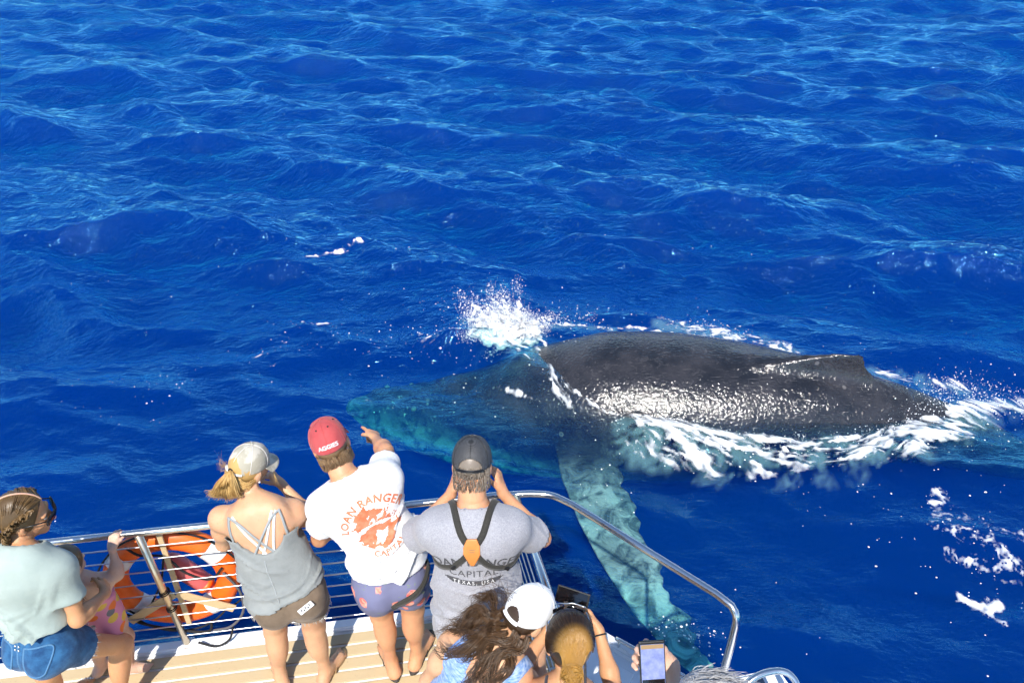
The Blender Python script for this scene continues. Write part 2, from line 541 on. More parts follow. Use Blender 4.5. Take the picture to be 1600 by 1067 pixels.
    fl = g.math('MULTIPLY', g.smooth(g.math('ADD', d, g.math('MULTIPLY', wv, .35)), .58, .50), g.math('GREATER_THAN', sp.outputs[0], .45))
    lf = g.math('MULTIPLY', g.smooth(g.noise(g.coord((1, 1, 2.5)), 30, 3), .6, .64), g.math('GREATER_THAN', sp.outputs[1], .5))
    c = g.mix(lf, base, (.18, .24, .15)); c = g.mix(fl, c, g.mix(g.ramp(wv, [(.4, 0), (.6, 1)]), (.72, .13, .11), (.86, .42, .30)))
    g.set(color=c, rough=.85, normal=g.bump(g.noise(co, 12, 4), .008, .6)); M['shorts_floral'] = g.m
    g = NT('pink_fruit_swimsuit'); co = g.coord(); d = g.voronoi(co, 15); cc = g.voronoi(co, 15, 'F1', 'Color')
    sp = g.n('ShaderNodeSeparateColor'); g.K(cc, sp.inputs[0])
    fl = g.math('MULTIPLY', g.smooth(d, .46, .42), g.math('GREATER_THAN', sp.outputs[0], .35))
    fc = g.mix(g.math('GREATER_THAN', sp.outputs[1], .4), (.16, .16, .18), (.88, .20, .03)); fc = g.mix(g.math('GREATER_THAN', sp.outputs[2], .75), fc, (.75, .50, .08))
    g.set(color=g.mix(fl, (.72, .26, .40), fc), rough=.7); M['swimsuit'] = g.m
    M['tank_blue'] = fabric('blue_heather', (.07, .20, .55), (.42, .54, .76), 42, 800, .85, .006, (1, 1, 5))
    M['crescent_blue'] = plain('blue_crescent', (.10, .22, .50), .7)
    M['shirt_dark'] = fabric('charcoal_cotton', (.06, .06, .075), (.035, .035, .045))
    M['shirt_khaki'] = fabric('khaki_cotton', (.17, .14, .10), (.11, .09, .065))
    M['legs_dark'] = fabric('dark_shorts', (.05, .055, .075), (.03, .035, .05))
    # caps and prints
    M['cap_red'] = fabric('faded_red_twill', (.50, .085, .085), (.43, .065, .07), 14, 800, .85, .003)
    g = NT('camo_washed_cap'); co = g.coord(); n = g.noise(co, 16, 3, .5)
    g.set(color=g.mix(g.ramp(n, [(.45, 0), (.55, 1)]), (.58, .54, .45), (.40, .37, .29)), rough=.9, normal=g.bump(g.noise(co, 600, 1), .0006)); M['cap_camo'] = g.m
    M['cap_grey'] = fabric('grey_cap_cloth', (.30, .31, .34), (.24, .25, .28), 30, 700, .85, .002)
    g = NT('black_cap_mesh'); co = g.coord(); v = g.voronoi(co, 330, 'F1', 'Distance', .15)
    g.set(color=g.mix(g.ramp(v, [(.3, 0), (.5, 1)]), (.15, .15, .16), (.014, .014, .015)), rough=.6, normal=g.bump(v, .0012, .8)); M['cap_mesh'] = g.m
    M['cap_white'] = fabric('white_cap_cloth', (.84, .84, .84), (.80, .80, .81), 12, 700, .8, .002)
    M['cap_khaki'] = fabric('khaki_cap_cloth', (.19, .165, .12), (.14, .12, .09), 12, 700, .85, .002)
    M['cap_stripe'] = plain('pale_stitching', (.74, .72, .68), .8)
    M['print_rust'] = fabric('rust_print', (.58, .14, .06), (.68, .26, .15), 22, 900, .9, .004)
    M['print_grey'] = fabric('charcoal_print', (.055, .055, .06), (.09, .09, .10), 60, 900, .9, .002)
    M['print_white'] = plain('white_print', (.80, .80, .80), .8)
    M['web'] = fabric('black_webbing', (.030, .028, .024), (.05, .047, .04), 200, 500, .8, .001)
    M['tan_leather'] = plain('tan_leather', (.62, .22, .05), .45, 0, .2, 30, .001)
    M['sandal_tan'] = plain('tan_sandal', (.30, .19, .09), .6, 0, .2, 30, .001)
    M['sandal_sole'] = plain('dark_sandal_sole', (.045, .035, .028), .7, 0, .2, 30, .001)
make_mats()
# ------------------------------------------------------------------ the sea
def water_material():
    g = NT('sea_water'); N, K = g.N, g.K
    N.remove(g.b)
    gl = g.n('ShaderNodeBsdfGlossy'); gl.inputs['Roughness'].default_value = .06; gl.inputs['Color'].default_value = (.24, .74, 1.0, 1)
    tr = g.n('ShaderNodeBsdfTransparent')
    n1 = g.noise(g.coord((1, 2.0, 1)), 2.4, 4, .64)
    nb = g.bump(n1, .13, 1.0)
    sx = g.n('ShaderNodeSeparateXYZ'); K(g.coord(), sx.inputs[0])                        # calmer in the lee of the boat
    K(g.math('MULTIPLY_ADD', g.smooth(sx.outputs[1], 6.0, 14.0), .62, .38), nb.node.inputs['Strength'])
    K(nb, gl.inputs['Normal'])
    ge = g.n('ShaderNodeNewGeometry'); dt = g.n('ShaderNodeVectorMath', operation='DOT_PRODUCT'); K(nb, dt.inputs[0]); K(ge.outputs['Incoming'], dt.inputs[1])
    c1 = g.math('SUBTRACT', 1.0, g.math('ABSOLUTE', dt.outputs['Value']), clamp=True)       # Schlick reflectance of water
    fr = g.math('MULTIPLY_ADD', g.math('POWER', c1, 3.0), 1.0, .022)
    mx = g.n('ShaderNodeMixShader'); K(fr, mx.inputs[0]); K(tr.outputs[0], mx.inputs[1]); K(gl.outputs[0], mx.inputs[2])
    K(mx.outputs[0], g.out.inputs['Surface'])
    va = g.n('ShaderNodeVolumeAbsorption'); va.inputs['Color'].default_value = (.0, .85, .885, 1); va.inputs['Density'].default_value = 1.0
    vs = g.n('ShaderNodeVolumeScatter'); vs.inputs['Color'].default_value = (.0, .055, .52, 1); vs.inputs['Density'].default_value = .28; vs.inputs['Anisotropy'].default_value = -.1
    ad = g.n('ShaderNodeAddShader'); K(va.outputs[0], ad.inputs[0]); K(vs.outputs[0], ad.inputs[1]); K(ad.outputs[0], g.out.inputs['Volume'])
    return g.m

def hash2(i, j, seed):
    h = (i.astype(np.int64) * 374761393 + j.astype(np.int64) * 668265263 + seed * 974634777) & 0x7fffffff
    h = ((h ^ (h >> 13)) * 1274126177) & 0x7fffffff
    return ((h ^ (h >> 16)) & 0xffff) / 65535.0
def vnoise(P, f, seed):
    q = P * f; i = np.floor(q); u = q - i; u = u * u * (3 - 2 * u)
    a, b = i[:, 0], i[:, 1]
    n00, n10, n01, n11 = hash2(a, b, seed), hash2(a + 1, b, seed), hash2(a, b + 1, seed), hash2(a + 1, b + 1, seed)
    x = u[:, 0]; y = u[:, 1]
    return (n00 * (1 - x) + n10 * x) * (1 - y) + (n01 * (1 - x) + n11 * x) * y
def fbm(P, f, seed, oct=4, gain=.55):
    out = 0; a = 1; s = 0
    for o in range(oct):
        out = out + a * vnoise(P + 17.3 * o, f, seed + o); s += a; a *= gain; f *= 2.07
    return out / s
def ridged(P, f, seed, oct=3):
    out = 0; a = 1; s = 0
    for o in range(oct):
        out = out + a * (1 - np.abs(2 * vnoise(P + 9.1 * o, f, seed + o) - 1)); s += a; a *= .6; f *= 2.1
    return out / s

def seg_dist(P, pts):
    d = np.full(len(P), 1e9)
    pts = np.asarray(pts, float)
    for a, b in zip(pts[:-1], pts[1:]):
        ab = b - a; t = np.clip(((P - a) @ ab) / max(ab @ ab, 1e-9), 0, 1)
        d = np.minimum(d, np.linalg.norm(P - (a + t[:, None] * ab), axis=1))
    return d

# whale: the line of its spine in plan, nose to fluke
NOSE, TAIL = V3(-2.65, 9.17), V3(8.25, 7.38)
WAX = unit(np.append(TAIL - NOSE, 0)); WLAT = V3(-WAX[1], WAX[0], 0)      # towards the tail / away from the boat
if WLAT[1] < 0: WLAT = -WLAT

def waves(X, Y):
    r = np.random.default_rng(21)
    dx = np.zeros_like(X); dy = np.zeros_like(X); z = np.zeros_like(X)
    n = 120
    dist = np.sqrt(X * X + Y * Y)
    calm = .50 + .50 * np.clip((dist - 6) / 8, 0, 1)          # lee of the boat and the slick round the whale
    for i in range(n):
        lam = .28 * (7.5 / .28) ** ((i + r.random()) / n); k = 2 * math.pi / lam
        th = math.radians(-103) + r.normal() * (.46 if lam < 2 else .34)
        a = .0178 * lam * r.uniform(.5, 1.3)
        if lam < .6: a *= .65
        if lam > 1.5: a *= .84
        if lam > 3.0: a *= .8
        ph = k * (math.cos(th) * X + math.sin(th) * Y) + r.random() * 6.283
        # groups: each train swells and fades in patches, so crests are short and never repeat
        q = r.uniform(.12, .3) * k
        env = .55 + .6 * np.sin(q * (math.cos(th + 1.2) * X + math.sin(th + 1.2) * Y) + r.random() * 6.283)
        fade = 1.0 if lam > .8 else np.clip(1.6 - dist / (lam * 60), 0, 1)
        A = a * env * fade
        z += A * np.cos(ph); s = A * np.sin(ph) * .7
        dx -= math.cos(th) * s; dy -= math.sin(th) * s
    calm = calm * (1 - .60 * np.exp(-((X - 2.8) / 4.2) ** 4 - ((Y - 8.3 + .15 * (X - 2.8)) / 1.7) ** 4))      # the whale's body flattens the sea over it
    z *= calm; dx *= calm; dy *= calm
    # churned water over the head and along the flank
    m_ = np.exp(-((X + .5) / 1.9) ** 2 - ((Y - 8.75) / .75) ** 2) + .7 * np.exp(-((X - 4) / 3.2) ** 2 - ((Y - 6.9) / .45) ** 2)
    for i in range(26):
        lam = r.uniform(.22, .75); k = 2 * math.pi / lam; th = r.normal() * .9 + 2.2
        ph = k * (math.cos(th) * X + math.sin(th) * Y) + r.random() * 6.283
        z = z + m_ * .011 * lam * np.cos(ph + 1.5 * np.sin(1.7 * X + 2.3 * Y + i))
    def hump(cx, cy, amp, sx, sy, ang=-8):
        c, s_ = math.cos(math.radians(ang)), math.sin(math.radians(ang))
        u = (X - cx) * c + (Y - cy) * s_; v = -(X - cx) * s_ + (Y - cy) * c
        return amp * np.exp(-(u / sx) ** 2 - (v / sy) ** 2)
    z += hump(.15, 8.35, .34, .95, .42, -38) + hump(-.55, 9.25, .16, .7, .5) + hump(6.65, 7.65, .17, .60, .28) + hump(7.4, 7.45, .10, .6, .4)
    z += hump(2.2, 7.05, .07, .9, .22, -20) + hump(3.6, 6.95, -.07, 1.4, .35) + hump(5.2, 7.1, .07, .6, .22, 20) + hump(3.2, 9.7, .10, 1.6, .3, -12)
    return dx, dy, z

FOAM = [  # polyline in plan, width, strength: whitewater along the whale and drifting patches
    ([(1.25, 8.1), (1.55, 7.70), (2.0, 7.40), (2.62, 7.16), (3.23, 7.02), (3.96, 7.02), (4.59, 7.14), (5.23, 7.42), (5.85, 7.70), (6.42, 7.75), (7.0, 7.7), (7.6, 7.5)], .15, .82),
    ([(1.7, 7.30), (2.3, 7.05), (3.0, 6.85), (3.9, 6.80), (4.7, 6.95), (5.5, 7.35), (6.2, 7.65)], .34, .70),
    ([(5.65, 7.38), (6.05, 7.68), (6.45, 7.85), (6.9, 7.8)], .24, .86),
    ([(1.75, 7.28), (2.3, 7.14)], .20, .92),
    ([(1.5, 7.0), (2.3, 6.78), (2.8, 6.62), (3.4, 6.66), (4.0, 6.80)], .24, .62),
    ([(6.4, 7.7), (7.0, 7.95), (7.6, 8.0)], .22, .56),
    ([(.25, 9.62), (1.0, 9.70), (1.86, 9.66), (2.67, 9.45), (3.3, 9.2), (4.0, 8.85)], .06, .75),
    ([(2.5, 9.75), (3.2, 9.55), (3.8, 9.3), (4.15, 9.1)], .26, .58),
    ([(5.4, 8.6), (6.0, 8.35), (6.5, 8.3)], .16, .62),
    ([(-.62, 9.75), (-.2, 9.75), (.25, 9.6), (0, 9.3), (-.5, 9.3)], .20, .85),
    ([(0.41, 9.15), (0.58, 8.58), (0.75, 7.97), (1.03, 7.63), (1.32, 7.52)], .055, 1.05),
    ([(0.25, 9.05), (0.42, 8.48), (0.59, 7.87), (0.87, 7.53)], .10, .62),
    ([(-.25, 9.3), (-.1, 8.95), (.2, 8.75)], .06, .90), ([(.05, 8.7), (.15, 8.4)], .05, .75), ([(-1.3, 9.35), (-.6, 9.2), (0, 8.9)], .35, .52),
    ([(-3.75, 12.0), (-3.48, 12.25), (-3.19, 12.33), (-2.9, 12.51)], .09, .88),
    ([(-3.3, 9.75), (-2.9, 9.9)], .06, .56), ([(-4.0, 8.95), (-3.85, 9.05)], .07, .5),
    ([(4.97, 5.94), (4.6, 5.62), (4.8, 5.47), (5.11, 5.38), (5.3, 5.0), (5.6, 4.72)], .17, .58),
    ([(4.85, 5.75), (5.2, 5.6), (5.6, 5.3)], .15, .56), ([(4.7, 5.2), (5.0, 5.0), (5.3, 4.9)], .12, .54),
    ([(4.62, 4.70), (4.80, 4.62), (5.05, 4.72)], .08, .74), ([(4.80, 4.62), (4.92, 4.42)], .06, .74), ([(5.5, 4.9), (5.8, 4.5)], .14, .70),
    ([(-.2, 8.1), (.2, 7.8)], .04, .6), ([(-2.1, 8.05), (-1.9, 7.95)], .04, .6),
]
FOAM = [([(x, y - (.13 if k < 5 and x > 1.9 and y < 7.6 else 0)) for x, y in pts], wd, st) for k, (pts, wd, st) in enumerate(FOAM)]
SPECK = [([(-2.6, 9.5), (-1.4, 9.3), (-.2, 8.9), (.8, 8.0), (1.5, 7.2)], .75, 1.0), ([(1.3, 7.6), (3.2, 6.7), (5.4, 7.0), (7, 7.1)], .6, 1.0),
         ([(-5.2, 7.8), (-4.55, 8.26), (-3.87, 9.05), (-2.9, 9.8)], .7, .7), ([(1.45, 4.42), (1.75, 4.32), (2.0, 4.22)], .20, 9.0), ([(4.4, 5.8), (5.3, 5.0)], .9, .9),
         ([(1.0, 6.8), (1.2, 5.6)], .3, .5), ([(-1, 10.2), (0, 10.4), (1.5, 10.2), (4, 9.5)], .6, .8), ([(5.5, 8.6), (7, 8.2)], .8, .7)]

def build_sea():
    ny, nx = 740, 620
    Y = 1.2 * (92 / 1.2) ** np.linspace(0, 1, ny)
    U = np.linspace(-1, 1, nx)
    YY = np.repeat(Y[:, None], nx, 1); XX = U[None] * (YY * .92 + 4.5)
    dx, dy, dz = waves(XX, YY)
    ed = np.clip((1 - np.abs(U)) * 12, 0, 1)[None] * np.clip(np.arange(ny) / 8, 0, 1)[:, None] * np.clip((ny - 1 - np.arange(ny)) / 12, 0, 1)[:, None]
    dx, dy, dz = dx * ed, dy * ed, dz * ed
    P = np.stack([XX + dx, YY + dy, WATER + dz], -1).reshape(-1, 3)
    i = np.arange(ny * nx).reshape(ny, nx)
    q = np.stack([i[:-1, :-1], i[:-1, 1:], i[1:, 1:], i[1:, :-1]], -1).reshape(-1, 4)
    # the open sea runs on to the horizon as a few big flat sheets and closes below as one body of water
    B = Bag(); B.v = [P]; B.n = len(P); B.f = [q]
    y0, y1 = Y[0], Y[-1]; x0, x1 = y0 * .92 + 4.5, y1 * .92 + 4.5
    inner = [(-x0, y0), (x0, y0), (x1, y1), (-x1, y1)]
    def lerp_ring(R, m):
        pts = []
        for a_, b_ in zip(R, R[1:] + R[:1]): pts += [tuple(np.array(a_) + (np.array(b_) - np.array(a_)) * t / m) for t in range(m)]
        return np.array(pts)
    rings = [lerp_ring(inner, 5)] + [lerp_ring([(-r_, 20 - r_), (r_, 20 - r_), (r_, 20 + r_), (-r_, 20 + r_)], 5) for r_ in (160, 600, 2500, 7000)]
    n = 20
    B.add(np.vstack([np.column_stack([r_, np.full(n, WATER)]) for r_ in rings] + [np.column_stack([rings[-1], np.full(n, -60.)])]))
    off = len(P)
    for k in range(5):
        a_ = off + k * n + np.arange(n); b_ = a_ + n
        B.f.append(np.stack([a_, b_, np.roll(b_, -1), np.roll(a_, -1)], -1))
    B.add([[0, 20, -60.]]); last = off + 5 * n + np.arange(n)
    B.f.append(np.stack([last, np.full(n, B.n - 1), np.roll(last, -1)], -1))
    me = B.mesh('sea')
    o = link('sea', me, water_material())
    tag(o, 'deep blue choppy open sea around the boat', 'sea', kind='structure')
    return o
build_sea()

def on_sea(X, Y, dz=0.0):
    a, b, c = waves(np.asarray(X, float), np.asarray(Y, float))
    return np.stack([X + a, Y + b, WATER + c + dz], -1)

def build_foam():
    """whitewater as real flakes and filaments lying on the waves, plus loose bubbles"""
    r = np.random.default_rng(31)
    h = .016
    xs = np.arange(-5.5, 9.0, h); ys = np.arange(4.0, 12.9, h)
    cells = np.zeros((len(xs), len(ys)), bool); val = np.zeros((len(xs), len(ys)), np.float32)
    for pts, w, st in FOAM:
        p = np.array(pts); m = 2.2 * w
        ia, ib = np.searchsorted(xs, [p[:, 0].min() - m, p[:, 0].max() + m]); ja, jb = np.searchsorted(ys, [p[:, 1].min() - m, p[:, 1].max() + m])
        X, Y = np.meshgrid(xs[ia:ib], ys[ja:jb], indexing='ij'); Q = np.stack([X.ravel(), Y.ravel()], -1)
        Qd = Q + .10 * np.stack([fbm(Q, 3, 5) - .5, fbm(Q, 3, 6) - .5], -1) * 2
        v = (st * np.exp(-(seg_dist(Qd, pts) / w) ** 2)).reshape(X.shape)
        val[ia:ib, ja:jb] = np.maximum(val[ia:ib, ja:jb], v)
    I, J = np.where(val > .06)
    Q = np.stack([xs[I], ys[J]], -1); v = val[I, J]
    # streaks follow the flow along the flank: mostly along the whale, swinging up round its tail
    ang = np.interp(Q[:, 0], [.5, 1.5, 2.6, 4.0, 5.0, 6.0, 7.5], [-1.0, -.7, -.32, .0, .42, .2, -.4])
    ang = np.where(Q[:, 1] < 6.2, .5, np.where(Q[:, 1] > 8.7, -.15, ang))
    fl = np.where((Q[:, 1] > 6.2) & (Q[:, 1] < 8.6) & (Q[:, 0] > .4), 1.0, .35)
    warp = .20 * np.stack([fbm(Q, 3, 7) - .5, fbm(Q, 3, 8) - .5], -1)
    q0 = Q - V3(3.5, 7) + warp
    al = q0[:, 0] * np.cos(ang) + q0[:, 1] * np.sin(ang); ac = -q0[:, 0] * np.sin(ang) + q0[:, 1] * np.cos(ang)
    Qw = np.stack([al * (1 - .55 * fl), ac * (1 + .25 * fl)], -1)
    far = Q[:, 1] < 6.2; Qw[far] = (Q[far] + 1.4 * warp[far]) * 1.9; v = np.where(far, v * .95, v)      # drifting patches: finer lace
    lace = np.maximum(ridged(Qw, 4.4, 40, 2) ** 4, .95 * ridged(Qw, 11.0, 44, 2) ** 4)
    body = fbm(Qw, 6.5, 50, 5, .74)
    f = v * (.42 + 1.0 * lace) + .85 * (body - .5) + .30 * (fbm(Q, 1.3, 60) - .5)
    alpha = np.clip((f - .37) / .34, 0, 1) ** 1.5
    keep = alpha > .015
    I2, J2, al2 = I[keep], J[keep], alpha[keep]
    n = len(I2)
    grid = np.zeros(val.shape, np.float32); grid[I2, J2] = al2
    key = np.concatenate([I2 * 4000 + J2, (I2 + 1) * 4000 + J2, (I2 + 1) * 4000 + J2 + 1, I2 * 4000 + J2 + 1])
    u, inv = np.unique(key, return_inverse=True)
    ci, cj = u // 4000, u % 4000
    g4 = lambda i, j: grid[np.clip(i, 0, grid.shape[0] - 1), np.clip(j, 0, grid.shape[1] - 1)]
    ca = (g4(ci, cj) + g4(ci - 1, cj) + g4(ci, cj - 1) + g4(ci - 1, cj - 1)) / 4
    X = xs[0] + ci * h; Y = ys[0] + cj * h
    lift = .007 + .035 * ca * fbm(np.stack([X, Y], -1), 14, 70, 3)
    Vf = on_sea(X, Y); Vf[:, 2] += lift
    q = inv.reshape(4, n).T
    B = Bag(); B.add(Vf, q)
    cover = [ca * 1.15]
    # loose bubbles
    k = 0
    hexa = np.array([[math.cos(t), math.sin(t), 0] for t in np.arange(6) * math.pi / 3] + [[0, 0, .55]])
    hf = np.array([[i, (i + 1) % 6, 6] for i in range(6)])
    bub = []
    for pts, w, st in SPECK:
        C = catmull(np.array([(*p, 0) for p in pts]), 300)[:, :2]
        L = np.linalg.norm(np.diff(C, axis=0), axis=1).sum()
        m = int(55 * st * w * (L + w)) + 10
        c = C[r.integers(300, size=m)] + r.normal(size=(m, 2)) * w * .6
        c = c[fbm(c, 1.7, 90, 3) + .25 * r.random(m) > .5]
        bub.append(c)
    bub.append(np.column_stack([r.uniform(-8, 9, 120), r.uniform(3.6, 13, 120)]))
    bub = np.concatenate(bub); m = len(bub)
    R = .0030 + .0075 * r.random(m) ** 4
    Pb = on_sea(bub[:, 0], bub[:, 1], .004)
    v = Pb[:, None] + R[:, None, None] * (hexa[None] * (1 + .5 * r.random((m, 1, 3))))
    B.add(v.reshape(-1, 3), (hf[None] + 7 * np.arange(m)[:, None, None]).reshape(-1, 3))
    cover.append(np.ones(m * 7))
    g = NT('white_foam'); co = g.coord()
    g.set(color=g.mix(g.noise(co, 18, 4), (.74, .80, .84), (.90, .91, .92)), rough=.6, spec=.3, alpha=g.n('ShaderNodeAttribute', attribute_name='cover').outputs['Fac'])
    me = B.mesh('sea_foam')
    a_ = me.attributes.new('cover', 'FLOAT', 'POINT'); a_.data.foreach_set('value', np.clip(np.concatenate(cover), 0, 1).astype(np.float32))
    f = link('sea_foam', me, g.m)
    tag(f, 'white lacy foam and bubbles floating round the whale', 'foam', kind='stuff')
    # aerated water: a thin milky layer under the whitewater
    hm = .05
    xs = np.arange(-1.5, 8.6, hm); ys = np.arange(6.0, 10.6, hm)
    X, Y = np.meshgrid(xs, ys, indexing='ij'); Q = np.stack([X.ravel(), Y.ravel()], -1)
    m = np.zeros(len(Q))
    for pts, w, st in FOAM[:10]: m = np.maximum(m, st * np.exp(-(seg_dist(Q, pts) / (w * 1.15)) ** 2))
    m = np.clip(m * (fbm(Q, 4.5, 80, 5, .7) * 2.6 - .9) - .12, 0, .20)
    Vm = on_sea(Q[:, 0], Q[:, 1], -.03)
    i = np.arange(len(Q)).reshape(X.shape)
    q = np.stack([i[:-1, :-1], i[1:, :-1], i[1:, 1:], i[:-1, 1:]], -1).reshape(-1, 4)
    q = q[(m[q] > .02).any(1)]
    u, inv = np.unique(q.ravel(), return_inverse=True)
    me = np_mesh('aerated_water', Vm[u], inv.reshape(-1, 4))
    at_ = me.attributes.new('milk', 'FLOAT', 'POINT'); at_.data.foreach_set('value', m[u].astype(np.float32))
    g = NT('aerated_water')
    g.set(color=(.35, .72, .76), rough=.8, alpha=g.n('ShaderNodeAttribute', attribute_name='milk').outputs['Fac'])
    o = link('aerated_water', me, g.m)
    tag(o, 'milky turquoise bubbles just under the foam', 'bubbles', kind='stuff')
build_foam()


# ------------------------------------------------------------------ the whale
def whale_body():
    S = [0, .25, .6, 1.2, 2, 3, 4, 5, 6, 7, 8, 9, 10, 10.7, 11.0]
    RW = [.08, .28, .42, .56, .74, .98, 1.12, 1.12, 1.00, .80, .58, .42, .26, .16, .05]      # half width
    RH = [.06, .20, .34, .54, .78, .99, 1.06, 1.03, .93, .78, .57, .45, .28, .14, .04]       # half height
    CZ = [-1.14, -1.16, -1.18, -1.20, -1.16, -.84, -.59, -.49, -.40, -.31, -.32, -.52, -.82, -.97, -1.02]
    h = .04
    L = 11.2
    lo = V3(-.2, -1.5, -2.1); hi = V3(L, 1.5, 1.4)
    g = SDF(lo, hi, h)
    sl, P = g.region(lo, hi)
    s, y, z = P[..., 0], P[..., 1], P[..., 2]
    s1 = P[:, 0, 0, 0]
    fn = lambda T: np.interp(np.convolve(np.pad(s1, 8, mode='edge'), np.ones(17) / 17, 'valid') if False else s1, S, T)
    def sm(T):
        v = np.interp(s1, S, T); k = np.hanning(19); k /= k.sum()
        return np.convolve(np.pad(v, 9, mode='edge'), k, 'valid')
    w, hh, cz = (sm(T)[:, None, None] for T in (RW, RH, CZ))
    roll = math.radians(7)                                       # rolled slightly so the far side lies lower
    yy = y * math.cos(roll) + (z - cz) * math.sin(roll); zz = -y * math.sin(roll) + (z - cz) * math.cos(roll)
    up = np.clip(zz / hh, 0, 1)
    # back narrows to a soft keel towards the tail, the chin is broad and full
    keel = np.clip((s - 5) / 4, 0, 1)
    ww = w * (1 - .28 * keel * up ** 2)
    e = 2.15
    k0 = (np.abs(yy / ww) ** e + np.abs(zz / hh) ** e) ** (1 / e)
    d = (k0 - 1) * np.minimum(ww, hh)
    d = np.maximum(d, np.maximum(-s + .0, s - 11.0))
    # blowhole mound, head ridge, knuckles behind the dorsal fin
    for c, r in (((1.95, 0, -.50), (.42, .20, .14)), ((1.1, 0, -.78), (.7, .10, .10))):
        q = np.sqrt(((s - c[0]) / r[0]) ** 2 + ((y - c[1]) / r[1]) ** 2 + ((z - c[2]) / r[2]) ** 2)
        dd = (q - 1) * min(r); t = np.clip(.5 + .5 * (d - dd) / .15, 0, 1); d = d * (1 - t) + dd * t - .15 * t * (1 - t)
    # dorsal fin: a low fleshy step ending in a small hooked tip
    top = (sm(CZ) + sm(RH))[:, None, None]
    prof = np.interp(s1, [5.9, 6.3, 6.7, 7.0, 7.22, 7.34, 7.40, 7.48, 7.65, 8.0], [0, .10, .22, .33, .40, .435, .43, .25, .08, 0])[:, None, None]
    zt = zz + cz - (top - .08)
    thick = np.interp(s1, [5.9, 6.6, 7.2, 7.45, 8.0], [.16, .12, .085, .05, .10])[:, None, None] * np.clip(1 - .55 * zt / .42, .25, 1.2)
    df = np.maximum(np.abs(yy) - thick, zt - .08 - prof)
    df = np.maximum(df, np.maximum(5.8 - s, s - 8.1)); df = np.maximum(df, -zt - .3)
    t = np.clip(.5 + .5 * (d - df) / .13, 0, 1); d = d * (1 - t) + df * t - .13 * t * (1 - t)
    g.D = d.astype(np.float32)
    V, F = g.surface()
    V = relax(V, F, 3, .5)
    V = V + vert_normals(V, F) * (.012 * wob(V, 2.2, 3, 3))[:, None]
    # throat pleats on the lower front of the body
    N = vert_normals(V, F)
    a = np.arctan2(V[:, 1], -(V[:, 2] + .5))
    pl = np.clip(1 - np.abs(a) / 1.6, 0, 1) * np.clip((5.5 - V[:, 0]) / 1.5, 0, 1) * np.clip(V[:, 0] / .6, 0, 1)
    V = V - N * (.02 * np.clip(pl * 3, 0, 1) * (.5 + .5 * np.sin(a * 26)))[:, None]
    pale = .52 * np.clip((-.80 - V[:, 2]) / .5, 0, 1) * np.clip((4.8 - V[:, 0]) / 2.0, 0, 1)
    return V, F, pale

def loft(secs, sides=20):
    """secs: (centre, chord dir, thickness dir, half chord, half thickness)"""
    a = np.arange(sides) * 2 * np.pi / sides
    v = []
    for c, u, w, hc, ht in secs:
        x = np.cos(a); yv = np.sin(a) * (1 - .35 * np.cos(a))
        v.append(c + hc * x[:, None] * u + ht * yv[:, None] * w)
    n = len(secs); v = np.array(v).reshape(-1, 3)
    i = np.arange(n - 1)[:, None] * sides; j = np.arange(sides)[None]; k = (j + 1) % sides
    q = np.stack([i + j, i + k, i + sides + k, i + sides + j], -1).reshape(-1, 4)
    return v, q

def to_world(V):
    base = np.append(NOSE, WATER)
    return base + V[:, :1] * WAX + V[:, 1:2] * WLAT + V[:, 2:3] * V3(0, 0, 1)

